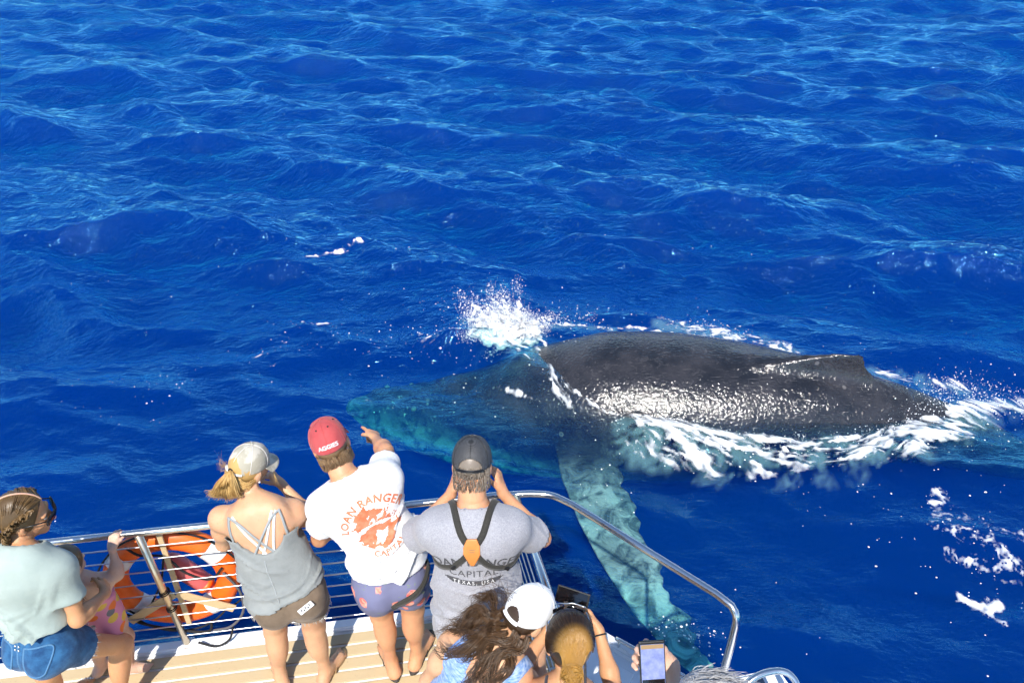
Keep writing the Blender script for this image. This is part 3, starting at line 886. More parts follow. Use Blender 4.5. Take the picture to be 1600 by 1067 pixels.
def build_whale():
    V, F, pale = whale_body()
    B = Bag(); B.add(to_world(V), F); P = [pale]
    # pectoral fin towards the boat: long, knobbly leading edge, white skin
    cl = catmull([(.98, 8.25, WATER - .62), (1.02, 7.55, WATER - .50), (1.05, 6.8, WATER - .46), (1.22, 5.9, WATER - .46), (1.45, 5.15, WATER - .48), (1.75, 4.55, WATER - .55), (1.98, 4.22, WATER - .66)], 90)
    T = np.gradient(cl, axis=0); T /= np.linalg.norm(T, axis=1)[:, None]
    secs = []
    t = np.linspace(0, 1, len(cl))
    hc = np.interp(t, [0, .12, .3, .5, .7, .85, .95, 1], [.50, .46, .41, .34, .26, .185, .11, .02])
    knob = .06 * np.maximum(0, np.sin(t * 6.283 * 5.3 + .6)) ** 1.4 + .03 * np.sin(t * 61 + 2 * np.sin(t * 23)) + .02 * np.sin(t * 137)
    for k in range(len(cl)):
        u = unit(np.cross(T[k], V3(.08, 0, 1))); w = np.cross(u, T[k])
        c = cl[k] + u * (-.5 * knob[k])
        secs.append((c, u, w if w[2] > 0 else -w, hc[k] + .5 * knob[k], max(.02, .095 * (1 - .75 * t[k]))))
    v, q = loft(secs); v += (wob(v, 9, 7) * .012)[:, None] * V3(.3, 0, 1)
    B.add(v, q); P.append(np.clip(.85 + .25 * wob(v, 5, 8), 0, 1) * np.clip((7.25 - v[:, 1]) / 1.1, 0, 1))
    # the other pectoral fin, on the far side, deep
    cl = catmull([to_world(np.array([p]))[0] for p in ((3.5, .7, -.75), (3.8, 1.6, -1.2), (4.4, 2.6, -1.8), (5.0, 3.3, -2.4))], 30)
    T = np.gradient(cl, axis=0); T /= np.linalg.norm(T, axis=1)[:, None]; t = np.linspace(0, 1, 30)
    secs = []
    for k in range(30):
        u = unit(np.cross(T[k], V3(0, .3, 1))); w = np.cross(u, T[k])
        secs.append((cl[k], u, w, np.interp(t[k], [0, .2, .6, .9, 1], [.42, .40, .32, .2, .03]), .09 * (1 - .7 * t[k])))
    v, q = loft(secs); B.add(v, q); P.append(np.full(len(v), .7))
    # tail flukes, under water past the edge of the picture
    for s in (-1, 1):
        cl = catmull([to_world(np.array([p]))[0] for p in ((10.55, 0, -.9), (10.75, .6 * s, -.95), (11.15, 1.25 * s, -1.02), (11.75, 1.85 * s, -1.1))], 24)
        T = np.gradient(cl, axis=0); T /= np.linalg.norm(T, axis=1)[:, None]; secs = []
        for k in range(24):
            u = unit(np.cross(V3(0, 0, 1), T[k])); tt = k / 23
            secs.append((cl[k], u, V3(0, 0, 1), np.interp(tt, [0, .3, .7, 1], [.42, .46, .30, .02]), .10 * (1 - .8 * tt) + .01))
        v, q = loft(secs); B.add(v, q); P.append(np.full(len(v), .1))
    # tubercles: rows of knobs on the snout and jaws
    r = np.random.default_rng(4)
    for row in (-.28, 0, .28):
        for s in np.arange(.35, 1.7, .22):
            y = row + r.normal() * .03
            z = np.interp(s, [0, .6, 1.2, 2], [-1.08, -.87, -.70, -.42]) - .25 * (row / .5) ** 2
            v, t3, q = ball_vf((s, y, z), (.055, .055, .04), 8, 5)
            B.add(to_world(v), t3, q); P.append(np.full(len(v), .25))
    me = B.mesh('whale_skin')
    a = me.attributes.new('pale', 'FLOAT', 'POINT'); a.data.foreach_set('value', np.concatenate(P).astype(np.float32))
    g = NT('wet_whale_skin'); co = g.coord(); pl = g.n('ShaderNodeAttribute', attribute_name='pale').outputs['Fac']
    n1 = g.noise(co, 2.2, 6, .6); n2 = g.noise(co, 9, 6, .65, .8)
    c = g.mix(g.ramp(n1, [(.38, 0), (.7, 1)]), (.012, .012, .014), (.040, .037, .040))
    c = g.mix(g.math('MULTIPLY', g.ramp(n2, [(.56, 0), (.70, 1)]), .34), c, (.11, .105, .11))
    sc = g.voronoi(co, 2.4); ring = g.math('MULTIPLY', g.smooth(sc, .10, .06), g.smooth(sc, .02, .045))
    c = g.mix(g.math('MULTIPLY', ring, .5), c, (.22, .21, .21))                     # old barnacle scars
    scr = g.noise(g.coord((.7, 14, 14)), 5, 4, .6)
    c = g.mix(g.math('MULTIPLY', g.ramp(scr, [(.62, 0), (.67, 1)]), .35), c, (.18, .17, .17))
    m2 = g.noise(co, 4.5, 4, .6, .8)
    white = g.mix(g.ramp(m2, [(.38, 0), (.58, 1)]), (.10, .13, .12), (.66, .71, .66))
    c = g.mix(g.math('MULTIPLY', pl, g.ramp(g.noise(co, 1.7, 5, .6), [(.25, .55), (.5, 1)])), c, white)
    fine = g.noise(co, 25, 1, .5); mid = g.noise(co, 16, 4, .6)
    g.set(color=c, rough=g.math('MULTIPLY_ADD', n2, .12, .06), spec=.8, normal=g.bump(fine, .0100, 1.0, g.bump(mid, .016, .8, g.bump(sc, .02, .3))))
    e = empty('humpback_whale', tuple(np.append(NOSE + 3.5 * (TAIL - NOSE) / 11, WATER - 1.2)), 'dark humpback whale surfacing beside the boat, pale flipper under water', 'whale')
    link('body', me, g.m, e)
    return e
build_whale()

# ------------------------------------------------------------------ splash over the blowhole and spray along the flanks
def build_splash():
    r = np.random.default_rng(8)
    g = NT('white_spray'); g.set(color=(.90, .91, .92), rough=.55, spec=.3, sss=.25)
    g.b.inputs['Subsurface Radius'].default_value = (.05, .06, .07)
    spray = g.m
    oct_v = np.array([[1, 0, 0], [-1, 0, 0], [0, 1, 0], [0, -1, 0], [0, 0, 1], [0, 0, -1]], float)
    oct_f = np.array([[0, 2, 4], [2, 1, 4], [1, 3, 4], [3, 0, 4], [2, 0, 5], [1, 2, 5], [3, 1, 5], [0, 3, 5]])
    def drops(B, C, R):
        n = len(C)
        st = 1 + .8 * r.random((n, 1, 3))
        v = C[:, None] + R[:, None, None] * st * oct_v[None] @ np.array(Matrix.Rotation(.6, 3, (1, .4, .2)))
        f = oct_f[None] + 6 * np.arange(n)[:, None, None]
        B.add(v.reshape(-1, 3), f.reshape(-1, 3))
    # plume: jets fan out from the blowhole, leaning to the left, breaking into drops
    B = Bag()
    base = V3(-.04, 9.40, WATER + .14)
    prims = []
    jets = [(-.95, .62, .16), (-.55, .80, .14), (-.15, 1.02, .16), (.12, .92, .14), (.50, .70, .16), (.85, .80, .12), (1.15, .55, .12), (-.3, .55, .5), (.3, .5, .5)]
    for j in range(120):
        ja, jl, js = jets[r.integers(len(jets))]
        a = ja + r.normal() * js; lean = V3(math.sin(a) * .95 - .10, r.normal() * .22, math.cos(a) * .92 + .06)
        L = 1.2 * jl * (.35 + .68 * r.random())
        b0 = base + V3(r.normal() * .17, r.normal() * .08, -.08)
        m = 22
        tt = np.linspace(0, 1, m)
        path = b0 + lean * L * tt[:, None] + V3(0, 0, -.25 * L) * (tt ** 2)[:, None] + np.cumsum(r.normal(size=(m, 3)) * .006, 0)
        for k in range(m - 1):
            rad = (.066 * (1 - tt[k]) ** 1.5 + .007) * r.uniform(.45, 1.25)
            if k > 6 and r.random() < .35 + .45 * tt[k]: continue
            prims.append((ell(path[k], V3(rad * r.uniform(.8, 1.3), rad, rad * r.uniform(.9, 1.6))), .012))
        for k in range(m):
            c = int(7 + 9 * tt[k])
            drops(B, path[k] + r.normal(size=(c, 3)) * (.012 + .040 * tt[k]), .0012 + .0022 * r.random(c) + .007 * r.random(c) ** 9)
    gsd = field(prims, .014)
    V, F = gsd.surface()
    V = V + vert_normals(V, F) * (.010 * wob(V, 55, 12, 2))[:, None]
    B.add(V, F)
    o = link('blow_splash', B.mesh('blow_splash'), spray)
    tag(o, 'burst of white spray thrown up over the whale\'s blowhole', 'splash', kind='stuff')
    # low spray and broken crests along the near flank and over the tail stock
    B = Bag(); prims = []
    lines = [([(1.75, 7.42, .02), (2.3, 7.2, .02), (2.9, 7.02, .0)], 30, .03, 1.0), ([(5.35, 7.5, .02), (5.75, 7.75, .12), (6.15, 7.8, .22), (6.5, 7.72, .18), (7.0, 7.5, .05)], 110, .05, 1.5),
             ([(.3, 9.75, .05), (.7, 9.85, .06), (1.3, 9.9, .05)], 26, .035, .8), ([(2.9, 9.75, .02), (3.6, 9.45, .04)], 14, .03, .8), ([(3.2, 6.95, 0), (4.6, 7.1, 0), (5.3, 7.4, 0)], 40, .035, .8)]
    for pts, cnt, rad, sp in lines:
        C = catmull(np.array(pts), 200)
        for j in range(cnt):
            c = C[r.integers(200)] + r.normal(size=3) * V3(.07, .07, .03) * sp + V3(0, 0, WATER)
            rr = rad * r.uniform(.3, 1.1)
            m = r.integers(6, 18)
            drops(B, c + r.normal(size=(m, 3)) * V3(.11, .10, .06) * sp + V3(0, 0, .04), .0018 + .006 * r.random(m) ** 3)
    # stray drops round the head
    m = 200
    drops(B, np.stack([r.normal(size=m) * .75 - .55, 9.3 + r.normal(size=m) * .5, WATER + .12 + np.abs(r.normal(size=m)) * .22], -1), .002 + .008 * r.random(m) ** 3)
    o = link('flank_spray', B.mesh('flank_spray'), spray)
    tag(o, 'low white spray breaking along the whale\'s flank and tail', 'spray', kind='stuff')
build_splash()
# ------------------------------------------------------------------ the tour boat: hull, deck of planks, gunwale, railings, bow platform
SL = .150                                     # the front edge runs a little askew to the camera
def edge_y(x): return 2.965 + SL * x
E1 = unit(V3(1, SL, 0)); E2 = V3(-E1[1], E1[0], 0)          # along the edge / outwards
RZ = math.degrees(math.atan(SL))
boat = empty('tour_boat', (-1.0, 0.5, 0), 'white tour boat with cream plank deck and steel railings', 'boat')
def prism(name, outline, z0, z1, mat, parent, shrink=0.0, bev=.0):
    bm = bmesh.new()
    o = np.array(outline, float); c = o.mean(0)
    lo = [bm.verts.new((*(c + (p - c) * (1 - shrink)), z0)) for p in o]; hi = [bm.verts.new((*p, z1)) for p in o]
    n = len(o)
    bm.faces.new(hi); bm.faces.new(lo[::-1])
    for i in range(n): bm.faces.new([lo[i], lo[(i + 1) % n], hi[(i + 1) % n], hi[i]])
    bmesh.ops.recalc_face_normals(bm, faces=bm.faces)
    if bev: bmesh.ops.bevel(bm, geom=[e for e in bm.edges if all(v.co.z > (z0 + z1) / 2 for v in e.verts)], offset=bev, segments=3, affect='EDGES')
    me = bpy.data.meshes.new(name); bm.to_mesh(me); bm.free()
    return link(name, me, mat, parent, smooth=False)

def build_boat():
    M = MATS
    corner = (.20, edge_y(.20))
    outline = [(-7, edge_y(-7)), corner, (1.06, 2.42), (1.15, 1.2), (1.15, -4), (-7, -4)]
    prism('hull', outline, -2.7, -.16, M['gel'], boat, .10)
    # deck base: the white caulking that shows between planks
    deck = prism('deck', [(-7, edge_y(-7) - .07), (.24, edge_y(.24) - .07), (.62, 1.6), (.62, -4), (-7, -4)], -.155, -.010, M['seam'], boat)
    gun = prism('gunwale', [(-7, edge_y(-7) + .005), (corner[0], corner[1] + .005), (corner[0], corner[1] - .068), (-7, edge_y(-7) - .068)], -.150, .018, M['gel'], boat, 0, .012)
    # planks
    pitch, gap = .0835, .0185
    bmp = {}
    for i in range(30):
        off = -.085 - pitch * (i + .5)
        c = V3(0, edge_y(0), 0) + E2 * (off / math.cos(math.atan(SL)) * 1.0)
        x1 = .22 + .010 * i if i < 26 else .5
        L = x1 + 6.6
        mid = V3((x1 - 6.6) / 2, edge_y((x1 - 6.6) / 2) + off * math.sqrt(1 + SL * SL), -.004)
        R = rot('Z', RZ)
        bevel_box('plank', mid, (L * math.sqrt(1 + SL * SL), pitch - gap, .012), M['plank'], deck, R, .002, 1)
    # ---- railing along the front edge
    H = 1.05
    rail_y = lambda x: 2.872 + .1435 * x
    rails = tag(empty('railing', (-1.0, 2.7, 0)), None); rails.parent = boat; rails.location = Vector((-1.0, 2.7, 0)) - Vector(boat.location)
    pts = [(-6.5, rail_y(-6.5), H), (-4, rail_y(-4), H), (-2, rail_y(-2), H), (-.1, rail_y(-.1), H)]
    path = list(catmull(pts, 30)) + list(catmull([(.10, 2.872, H), (.22, 2.858, H), (.33, 2.79, H)], 8)) + list(catmull([(.45, 2.685, H), (.98, 2.215, H)], 8)) \
        + list(catmull([(1.035, 2.155, H - .005), (1.055, 2.125, H - .035), (1.06, 2.115, H - .09)], 7)) + list(catmull([(1.06, 2.11, H - .2), (1.06, 2.10, -.02)], 8))
    tube('top_rail', np.array(path), .0195, M['steel'], rails, 16)
    posts = [-4.75, -3.35, -1.95, -.02]
    for x in posts:
        y = rail_y(x)
        tube('rail_post', [(x, y, H - .01), (x - .02, y + .055, -.005)], .0195, M['post'], rails, 14)
        v = bevel_box('post_foot', (x - .02, y + .055, .006), (.075, .075, .012), M['steel'], rails, rot('Z', RZ), .003)
    zs = [.10 + k * .1045 for k in range(9)]
    for z in zs:
        f = 1 - z / H
        a = lambda x: (x, rail_y(x) + .052 * f, z)
        n = 24
        tube('rail_wire', [a(x) for x in np.linspace(-6.4, .06, n)], .0042, M['wire'], rails, 6)
    # ---- side railing: from the front corner back past the boarding gap
    s0, s1 = V3(.02, 2.84, H), V3(.34, 1.55, H)
    tube('side_rail', [s0, (s0 + s1) / 2, s1], .024, M['steel'], rails, 14)
    tube('rail_post', [s1 - V3(0, 0, .01), V3(s1[0], s1[1], 0)], .0185, M['steel'], rails, 14)
    for z in zs:
        tube('rail_wire', [V3(s0[0], s0[1] + .03, z), V3(s1[0], s1[1], z)], .0042, M['wire'], rails, 6)
    # ---- moulded bow platform outside the side rail
    plat = prism('bow_platform', [(.215, edge_y(.2) - .02), (1.055, 2.40), (1.145, 1.2), (1.145, -3.9), (.66, -3.9), (.66, 1.5), (.30, 2.65)], -.15, -.002, M['gel'], boat, 0, .02)
    prism('platform_coaming', [(.235, 2.945), (1.03, 2.385), (1.0, 2.32), (.235, 2.86)], -.01, .05, M['gel'], boat, 0, .018)
    tube('toe_rail', catmull([(.62, 2.62, .10), (.85, 2.46, .105), (1.04, 2.32, .10), (1.10, 2.1, .10), (1.10, 1.3, .10)], 30), .013, M['steel'], rails, 10)
    for p in ((.64, 2.605), (.95, 2.385), (1.10, 1.9)): tube('toe_rail_stub', [(p[0], p[1], 0), (p[0], p[1], .10)], .009, M['steel'], rails, 8)
    bevel_box('deck_hatch', (.52, 2.42, .004), (.30, .26, .02), M['gel'], boat, rot('Z', -33), .006)
    cv = Bag(); cv.add(*ball_vf((.415, 2.66, .012), (.055, .045, .014), 20, 8)); link('fender_cap', cv.mesh('fender_cap'), M['white_plastic'], boat)
    # ---- boarding step at the side with grip strips and a hooped handrail
    st = prism('boarding_step', [(1.07, 2.44), (1.60, 2.545), (1.69, 2.30), (1.69, .9), (1.07, .9)], -.16, -.06, M['gel'], boat, 0, .03)
    prism('grip_pad', [(1.10, 2.40), (1.34, 2.452), (1.345, 2.05), (1.10, 2.0)], -.058, -.054, M['nonslip'], st)
    prism('grip_strip', [(1.435, 2.475), (1.475, 2.483), (1.60, 1.9), (1.555, 1.9)], -.058, -.054, M['nonslip'], st)
    for k in range(5):
        bevel_box('drain_slot', (1.135 + .036 * k, 2.345 + .010 * k, -.050), (.014, .066, .006), M['white_plastic'], st, rot('Z', 14), .002, 1)
    bevel_box('acrylic_panel', (1.30, 2.06, .16), (.42, .30, .012), M['acrylic'], boat, rot('Z', 14) @ rot('X', 20), .004)
    tube('step_handrail', catmull([(1.17, 2.16, .22), (1.30, 2.245, .30), (1.42, 2.275, .32), (1.50, 2.26, .31), (1.545, 2.20, .25), (1.56, 2.1, .1), (1.565, 2.03, -.07)], 40), .019, M['steel'], rails, 14)
build_boat()

# ------------------------------------------------------------------ life ring hung outside the railing
def build_ring():
    M = MATS
    C = V3(-1.955, 2.735, .52); out = E2
    U, W = E1, unit(V3(0, .10, 1)); W = unit(W - E2 * np.dot(W, E2) * .6)
    root = empty('life_ring', tuple(C), 'orange life ring with white bands hung on the railing', 'life ring')
    def circ(R, t): return C + R * (math.cos(t) * U + math.sin(t) * W)
    R0, r0 = .305, .068
    n, m = 72, 20
    v = []
    for i in range(n):
        t = 2 * math.pi * i / n; d = math.cos(t) * U + math.sin(t) * W
        for j in range(m):
            a = 2 * math.pi * j / m
            v.append(C + (R0 + r0 * math.cos(a)) * d + .82 * r0 * math.sin(a) * out)
    i, j = np.meshgrid(np.arange(n), np.arange(m), indexing='ij')
    q = np.stack([i * m + j, ((i + 1) % n) * m + j, ((i + 1) % n) * m + (j + 1) % m, i * m + (j + 1) % m], -1).reshape(-1, 4)
    B = Bag(); B.add(v, q); ring = link('ring', B.mesh('ring'), M['orange'], root)
    for t0 in (35, 140, 222, 310):
        v = []; k = 8
        for i in range(k):
            t = math.radians(t0 - 9 + 18 * i / (k - 1)); d = math.cos(t) * U + math.sin(t) * W
            for j in range(m):
                a = 2 * math.pi * j / m
                v.append(C + (R0 + (r0 + .003) * math.cos(a)) * d + (.82 * r0 + .003) * math.sin(a) * out)
        i, j = np.meshgrid(np.arange(k - 1), np.arange(m), indexing='ij')
        q = np.stack([i * m + j, (i + 1) * m + j, (i + 1) * m + (j + 1) % m, i * m + (j + 1) % m], -1).reshape(-1, 4)
        B = Bag(); B.add(v, q); link('reflective_band', B.mesh('reflective_band'), M['band'], root)
    # grab line looped round the ring
    for a0, a1 in ((35, 140), (140, 222), (222, 310), (310, 395)):
        P = []
        for s in np.linspace(0, 1, 14):
            t = math.radians(a0 + (a1 - a0) * s)
            sag = .05 * math.sin(math.pi * s)
            P.append(circ(R0 + r0 + .006 + sag * .6, t) - out * .03 + V3(0, 0, -.03 * math.sin(math.pi * s)))
        tube('grab_line', catmull(P, 30), .006, M['rope'], root, 7)
    # lines and lashings
    P0 = C - out * .07
    tube('lashing', catmull([P0 + U * -.16 + W * .34, P0 + U * -.10 + W * .27, P0 + U * .02 + W * .24, P0 + U * .10 + W * .10, P0 + U * .22 + W * .02, P0 + U * .30 + W * .10], 40), .007, M['rope'], root, 7)
    tube('lashing', catmull([P0 + U * .02 + W * .25, P0 + U * -.04 + W * .05, P0 + U * -.12 + W * -.10, P0 + U * -.20 + W * -.22, P0 + U * -.27 + W * -.15], 40), .006, M['rope'], root, 7)
    tube('lashing', catmull([P0 + U * -.33 + W * -.17, P0 + U * -.22 + W * -.28, P0 + U * -.05 + W * -.37, P0 + U * .12 + W * -.42, P0 + U * .16 + W * -.33], 40), .008, M['rope'], root, 7)
    tube('tail_rope', catmull([P0 + U * .30 + W * .06, P0 + U * .36 + W * -.10, P0 + U * .35 + W * -.28, P0 + U * .26 + W * -.40, P0 + U * .15 + W * -.42], 40), .008, M['greyrope'], root, 7)
    tube('tail_rope', catmull([C + U * .06 + W * -.47 - out * .10, C + U * .16 + W * -.50 - out * .12, C + U * .24 + W * -.47 - out * .11, C + U * .27 + W * -.40 - out * .08], 30), .007, M['rope'], root, 7)
    # holder: batten behind the post with two splayed slats
    hold = empty('ring_bracket', tuple(C - V3(0, 0, .4)), 'beige slat bracket holding the life ring to the rail post', 'bracket')
    F = np.column_stack([U, out, W])
    bevel_box('upright_batten', C + U * .035 - out * .075 + W * .05, (.030, .014, .74), M['wood'], hold, F, .003)
    for s, dx in ((-1, -.13), (1, .17)):
        bevel_box('slat', C + U * dx - out * .088 + W * -.135, (.34, .010, .055), M['wood'], hold, F @ rot('Y', 33 * s), .002)
    for z in (-.02, -.17):
        c = V3(-1.958, 2.594 + .05 * (1 - (.545 + z) / 1.05), .545 + z)
        for k in (0, 1):
            P = [c + .027 * (math.cos(t) * U + .95 * math.sin(t) * out) + V3(0, 0, .014 * k + .006 * math.cos(t)) for t in np.linspace(0, 2 * math.pi, 22)]
            tube('cable_tie', P, .004, M['rope'], hold, 6)
    # red smoke float behind the ring
    fl = empty('signal_float', tuple(C + out * .05 - V3(0, 0, .2)), 'faded red signal float hanging behind the life ring', 'float')
    ax = unit(U * .55 - W * .83)
    c0 = C + U * -.02 + W * .13 + out * .03
    prof = [(0, .012), (.01, .04), (.05, .055), (.16, .060), (.27, .055), (.33, .040), (.37, .034), (.385, .01)]
    tube('canister', [c0 + ax * s for s, r in prof], [r for s, r in prof], M['pink'], fl, 18)
    tube('cap_collar', [c0 + ax * .285, c0 + ax * .315], .056, M['orange'], fl, 18)
build_ring()
# ------------------------------------------------------------------ people
def basis(up, right):
    u = unit(up); r = unit(np.asarray(right) - u * np.dot(right, u)); return np.column_stack([r, np.cross(u, r), u])     # right, forward, up
def head_basis(yaw, pitch=0, roll=0):
    """yaw: degrees turned to the right of +Y; pitch: nod down; roll: tilt to the right"""
    return rot('Z', -yaw) @ rot('X', -pitch) @ rot('Y', roll)

def hand_prims(w, d, palm, side, s=1.0, curl=(20, 25, 20), thumb=35, spread=5, straight=None, tip=None):
    """w wrist, d direction of the hand, palm = direction the palm faces, side +1 when the thumb lies towards cross(d, palm)"""
    d = unit(d); p = unit(np.asarray(palm) - d * np.dot(palm, d)); l = np.cross(d, p) * side       # l points to the thumb side
    out = []
    K = np.asarray(w) + d * .085 * s
    out.append((cap(w, np.asarray(w) + d * .02 * s, .025 * s, .028 * s, p, .75), .02))
    out.append((cap(np.asarray(w) + d * .035 * s + l * .016 * s, K + l * .018 * s, .024 * s, .024 * s, p, .60), .02))
    out.append((cap(np.asarray(w) + d * .035 * s - l * .012 * s, K - l * .02 * s, .023 * s, .021 * s, p, .60), .02))
    for k, (o, L) in enumerate(((.031, .92), (.010, 1.0), (-.011, .95), (-.031, .76))):
        a = K + l * o * s + d * (.002 - .006 * abs(k - 1)) * s
        ang = 0; c = curl if not (straight is not None and k in straight) else (6, 6, 4)
        sp = math.radians(spread * (1.5 - k))
        dd0 = d * math.cos(sp) + l * math.sin(sp)
        for seg, (len_, r1, r2) in enumerate(((.042, .0098, .0090), (.027, .0090, .0082), (.021, .0082, .0068))):
            ang += math.radians(c[seg])
            dd = dd0 * math.cos(ang) + p * math.sin(ang)
            b = a + dd * len_ * L * s
            out.append((cap(a, b, r1 * s, r2 * s), .005)); a = b
    a = np.asarray(w) + d * .03 * s + l * .026 * s + p * .006 * s
    t = math.radians(thumb)
    for seg, (len_, r1, r2) in enumerate(((.04, .013, .0105), (.030, .0105, .0092), (.024, .0092, .0075))):
        dd = unit(d * math.cos(t) + l * math.sin(t) + p * (.25 + .2 * seg)); b = a + dd * len_ * s
        out.append((cap(a, b, r1 * s, r2 * s), .008)); a = b; t -= math.radians(14)
    return out

def head_prims(C, R, s=1.0, jaw=1.0):
    p = lambda x, y, z: C + R @ V3(x, y, z) * s
    e = lambda c, r: ell(p(*c), V3(*r) * s, R)
    o = [(e((0, -.014, .022), (.074, .094, .097)), .03), (e((0, .028, -.035), (.055 * jaw, .064, .086)), .03), (e((0, .070, -.096), (.024, .02, .018)), .02),
         (cap(p(0, .088, .012), p(0, .108, -.028), .008 * s, .012 * s), .010), (e((0, .102, -.033), (.017, .012, .010)), .008),
         (e((.030, .076, .022), (.024, .014, .010)), .012), (e((-.030, .076, .022), (.024, .014, .010)), .012),
         (e((.036, .066, -.025), (.020, .018, .020)), .02), (e((-.036, .066, -.025), (.020, .018, .020)), .02),
         (e((0, .088, -.060), (.022, .011, .006)), .006), (e((0, .086, -.070), (.019, .011, .007)), .006)]
    for sx in (-1, 1):
        er = R @ rot('Z', -18 * sx) @ rot('X', -8)
        o += [(ell(p(.077 * sx, -.012, -.012), V3(.009, .020, .032) * s, er), .008), (ell(p(.074 * sx, .002, -.034), V3(.009, .012, .013) * s, er), .008)]
    return o

def torso_prims(J, b):
    """b: dict of half-widths / half-depths"""
    pel, waist, neck = J['pel'], J['waist'], J['neck']
    S = J['shR'] - J['shL']
    Ru = basis(neck - waist, S); Rp = basis(waist - pel, J.get('hipR', pel + S) - J.get('hipL', pel - S) if 'hipL' in J else S)
    ch = waist + (neck - waist) * .52
    hw, ww, cw, dp = b['hip'], b['waist'], b['chest'], b['depth']
    o = [(ell(pel + Rp[:, 2] * .02, (hw, dp * 1.02, .13), Rp), .06),
         (ell(waist + Rp[:, 2] * -.01, (ww, dp * b.get('belly', .95), .15), Ru), .08),
         (ell(ch, (cw, dp * 1.03, .19), Ru), .08),
         (ell(ch + Ru[:, 2] * .06 + Ru[:, 1] * -.03, (cw * .94, dp * .75, .12), Ru), .06)]
    for k in ('shL', 'shR'):
        sg = -1 if k == 'shL' else 1
        o.append((cap(neck - Ru[:, 2] * .045, J[k] + Ru[:, 2] * .008, .052, b['sh'] * .92), .05))
        o.append((ell(ch + Ru[:, 0] * sg * cw * .52 + Ru[:, 1] * -dp * .55 + Ru[:, 2] * .07, (.065, .035, .085), Ru), .05))
        o.append((cap(J[k], ch + Ru[:, 0] * sg * cw * .6, b['sh'] * .95, .06), .05))
        o.append((ell(pel + Rp[:, 0] * sg * hw * .45 - Rp[:, 1] * dp * .48 - Rp[:, 2] * .055, (hw * .52, .085, .095), Rp), .05))
        if b.get('bust'): o.append((ell(ch + Ru[:, 0] * sg * .075 + Ru[:, 1] * (dp * .85) - Ru[:, 2] * .0, (.062, .055, .062), Ru), .04))
    return o, Ru, Rp

def limb_prims(J, b):
    arm, leg = {}, {}
    for s in 'LR':
        sh, el, wr = J['sh' + s], J['el' + s], J['wr' + s]
        fd = unit(wr - el); mid = el + (wr - el) * .28
        a = b['arm']
        arm[s] = [(cap(sh, el, b['sh'], a * .80), .04), (ell(sh + (el - sh) * .45, (a * 1.06,) * 3), .05), (cap(el, mid, a * .80, a * .88), .03), (cap(mid, wr, a * .88, a * .54), .03)]
        pel = J['pel']; hip = J.get('hip' + s)
        kn, an = J['kn' + s], J['an' + s]; l = b['leg']
        toe = J['toe' + s]
        shin = unit(an - kn); back = -unit((toe - an) - shin * np.dot(toe - an, shin))
        cf = kn + (an - kn) * .30
        leg[s] = [(cap(hip, kn, l, l * .62), .05), (cap(kn, an, l * .60, l * .36), .03), (ell(cf + back * l * .18, V3(l * .60, l * .60, .13), basis(kn - an, np.cross(shin, back))), .05),
                  (ell(kn + back * -l * .1, (l * .62,) * 3), .03)]
        f = unit(V3(toe[0] - an[0], toe[1] - an[1], 0)); fr = V3(f[1], -f[0], 0)
        z0 = J['floor'] if 'floor' in J else 0.0
        heel = V3(an[0], an[1], 0) - f * .035; ball = V3(toe[0], toe[1], 0) - f * .045
        fs = b.get('foot', 1.0)
        leg[s] += [(cap(an, V3(heel[0], heel[1], z0 + .045), l * .38, .034 * fs), .03), (ell(V3(heel[0], heel[1], z0 + .036), V3(.033, .04, .036) * fs, np.column_stack([fr, f, V3(0, 0, 1)])), .02),
                   (cap(an + f * .03 - V3(0, 0, .02), V3(ball[0], ball[1], z0 + .03), .036 * fs, .030 * fs), .03), (cap(V3(heel[0], heel[1], z0 + .028), V3(ball[0], ball[1], z0 + .022), .028 * fs, .034 * fs, V3(0, 0, 1), .62), .03)]
        side = 1 if s == 'R' else -1
        for k in range(5):
            o = (-.030 + .0155 * k) * side * fs
            L = (.052, .046, .040, .034, .026)[k] * fs; r = (.0125, .0095, .009, .0085, .008)[k] * fs
            a0 = V3(ball[0], ball[1], z0 + .016) + fr * o + f * .012
            leg[s].append((cap(a0, a0 + f * L + fr * o * .1 - V3(0, 0, .003), r, r * .95), .006))
    return arm, leg

def mesh_of(prims, h, it=1):
    V, F = field(prims, h).surface()
    return relax(V, F, it, .4), F

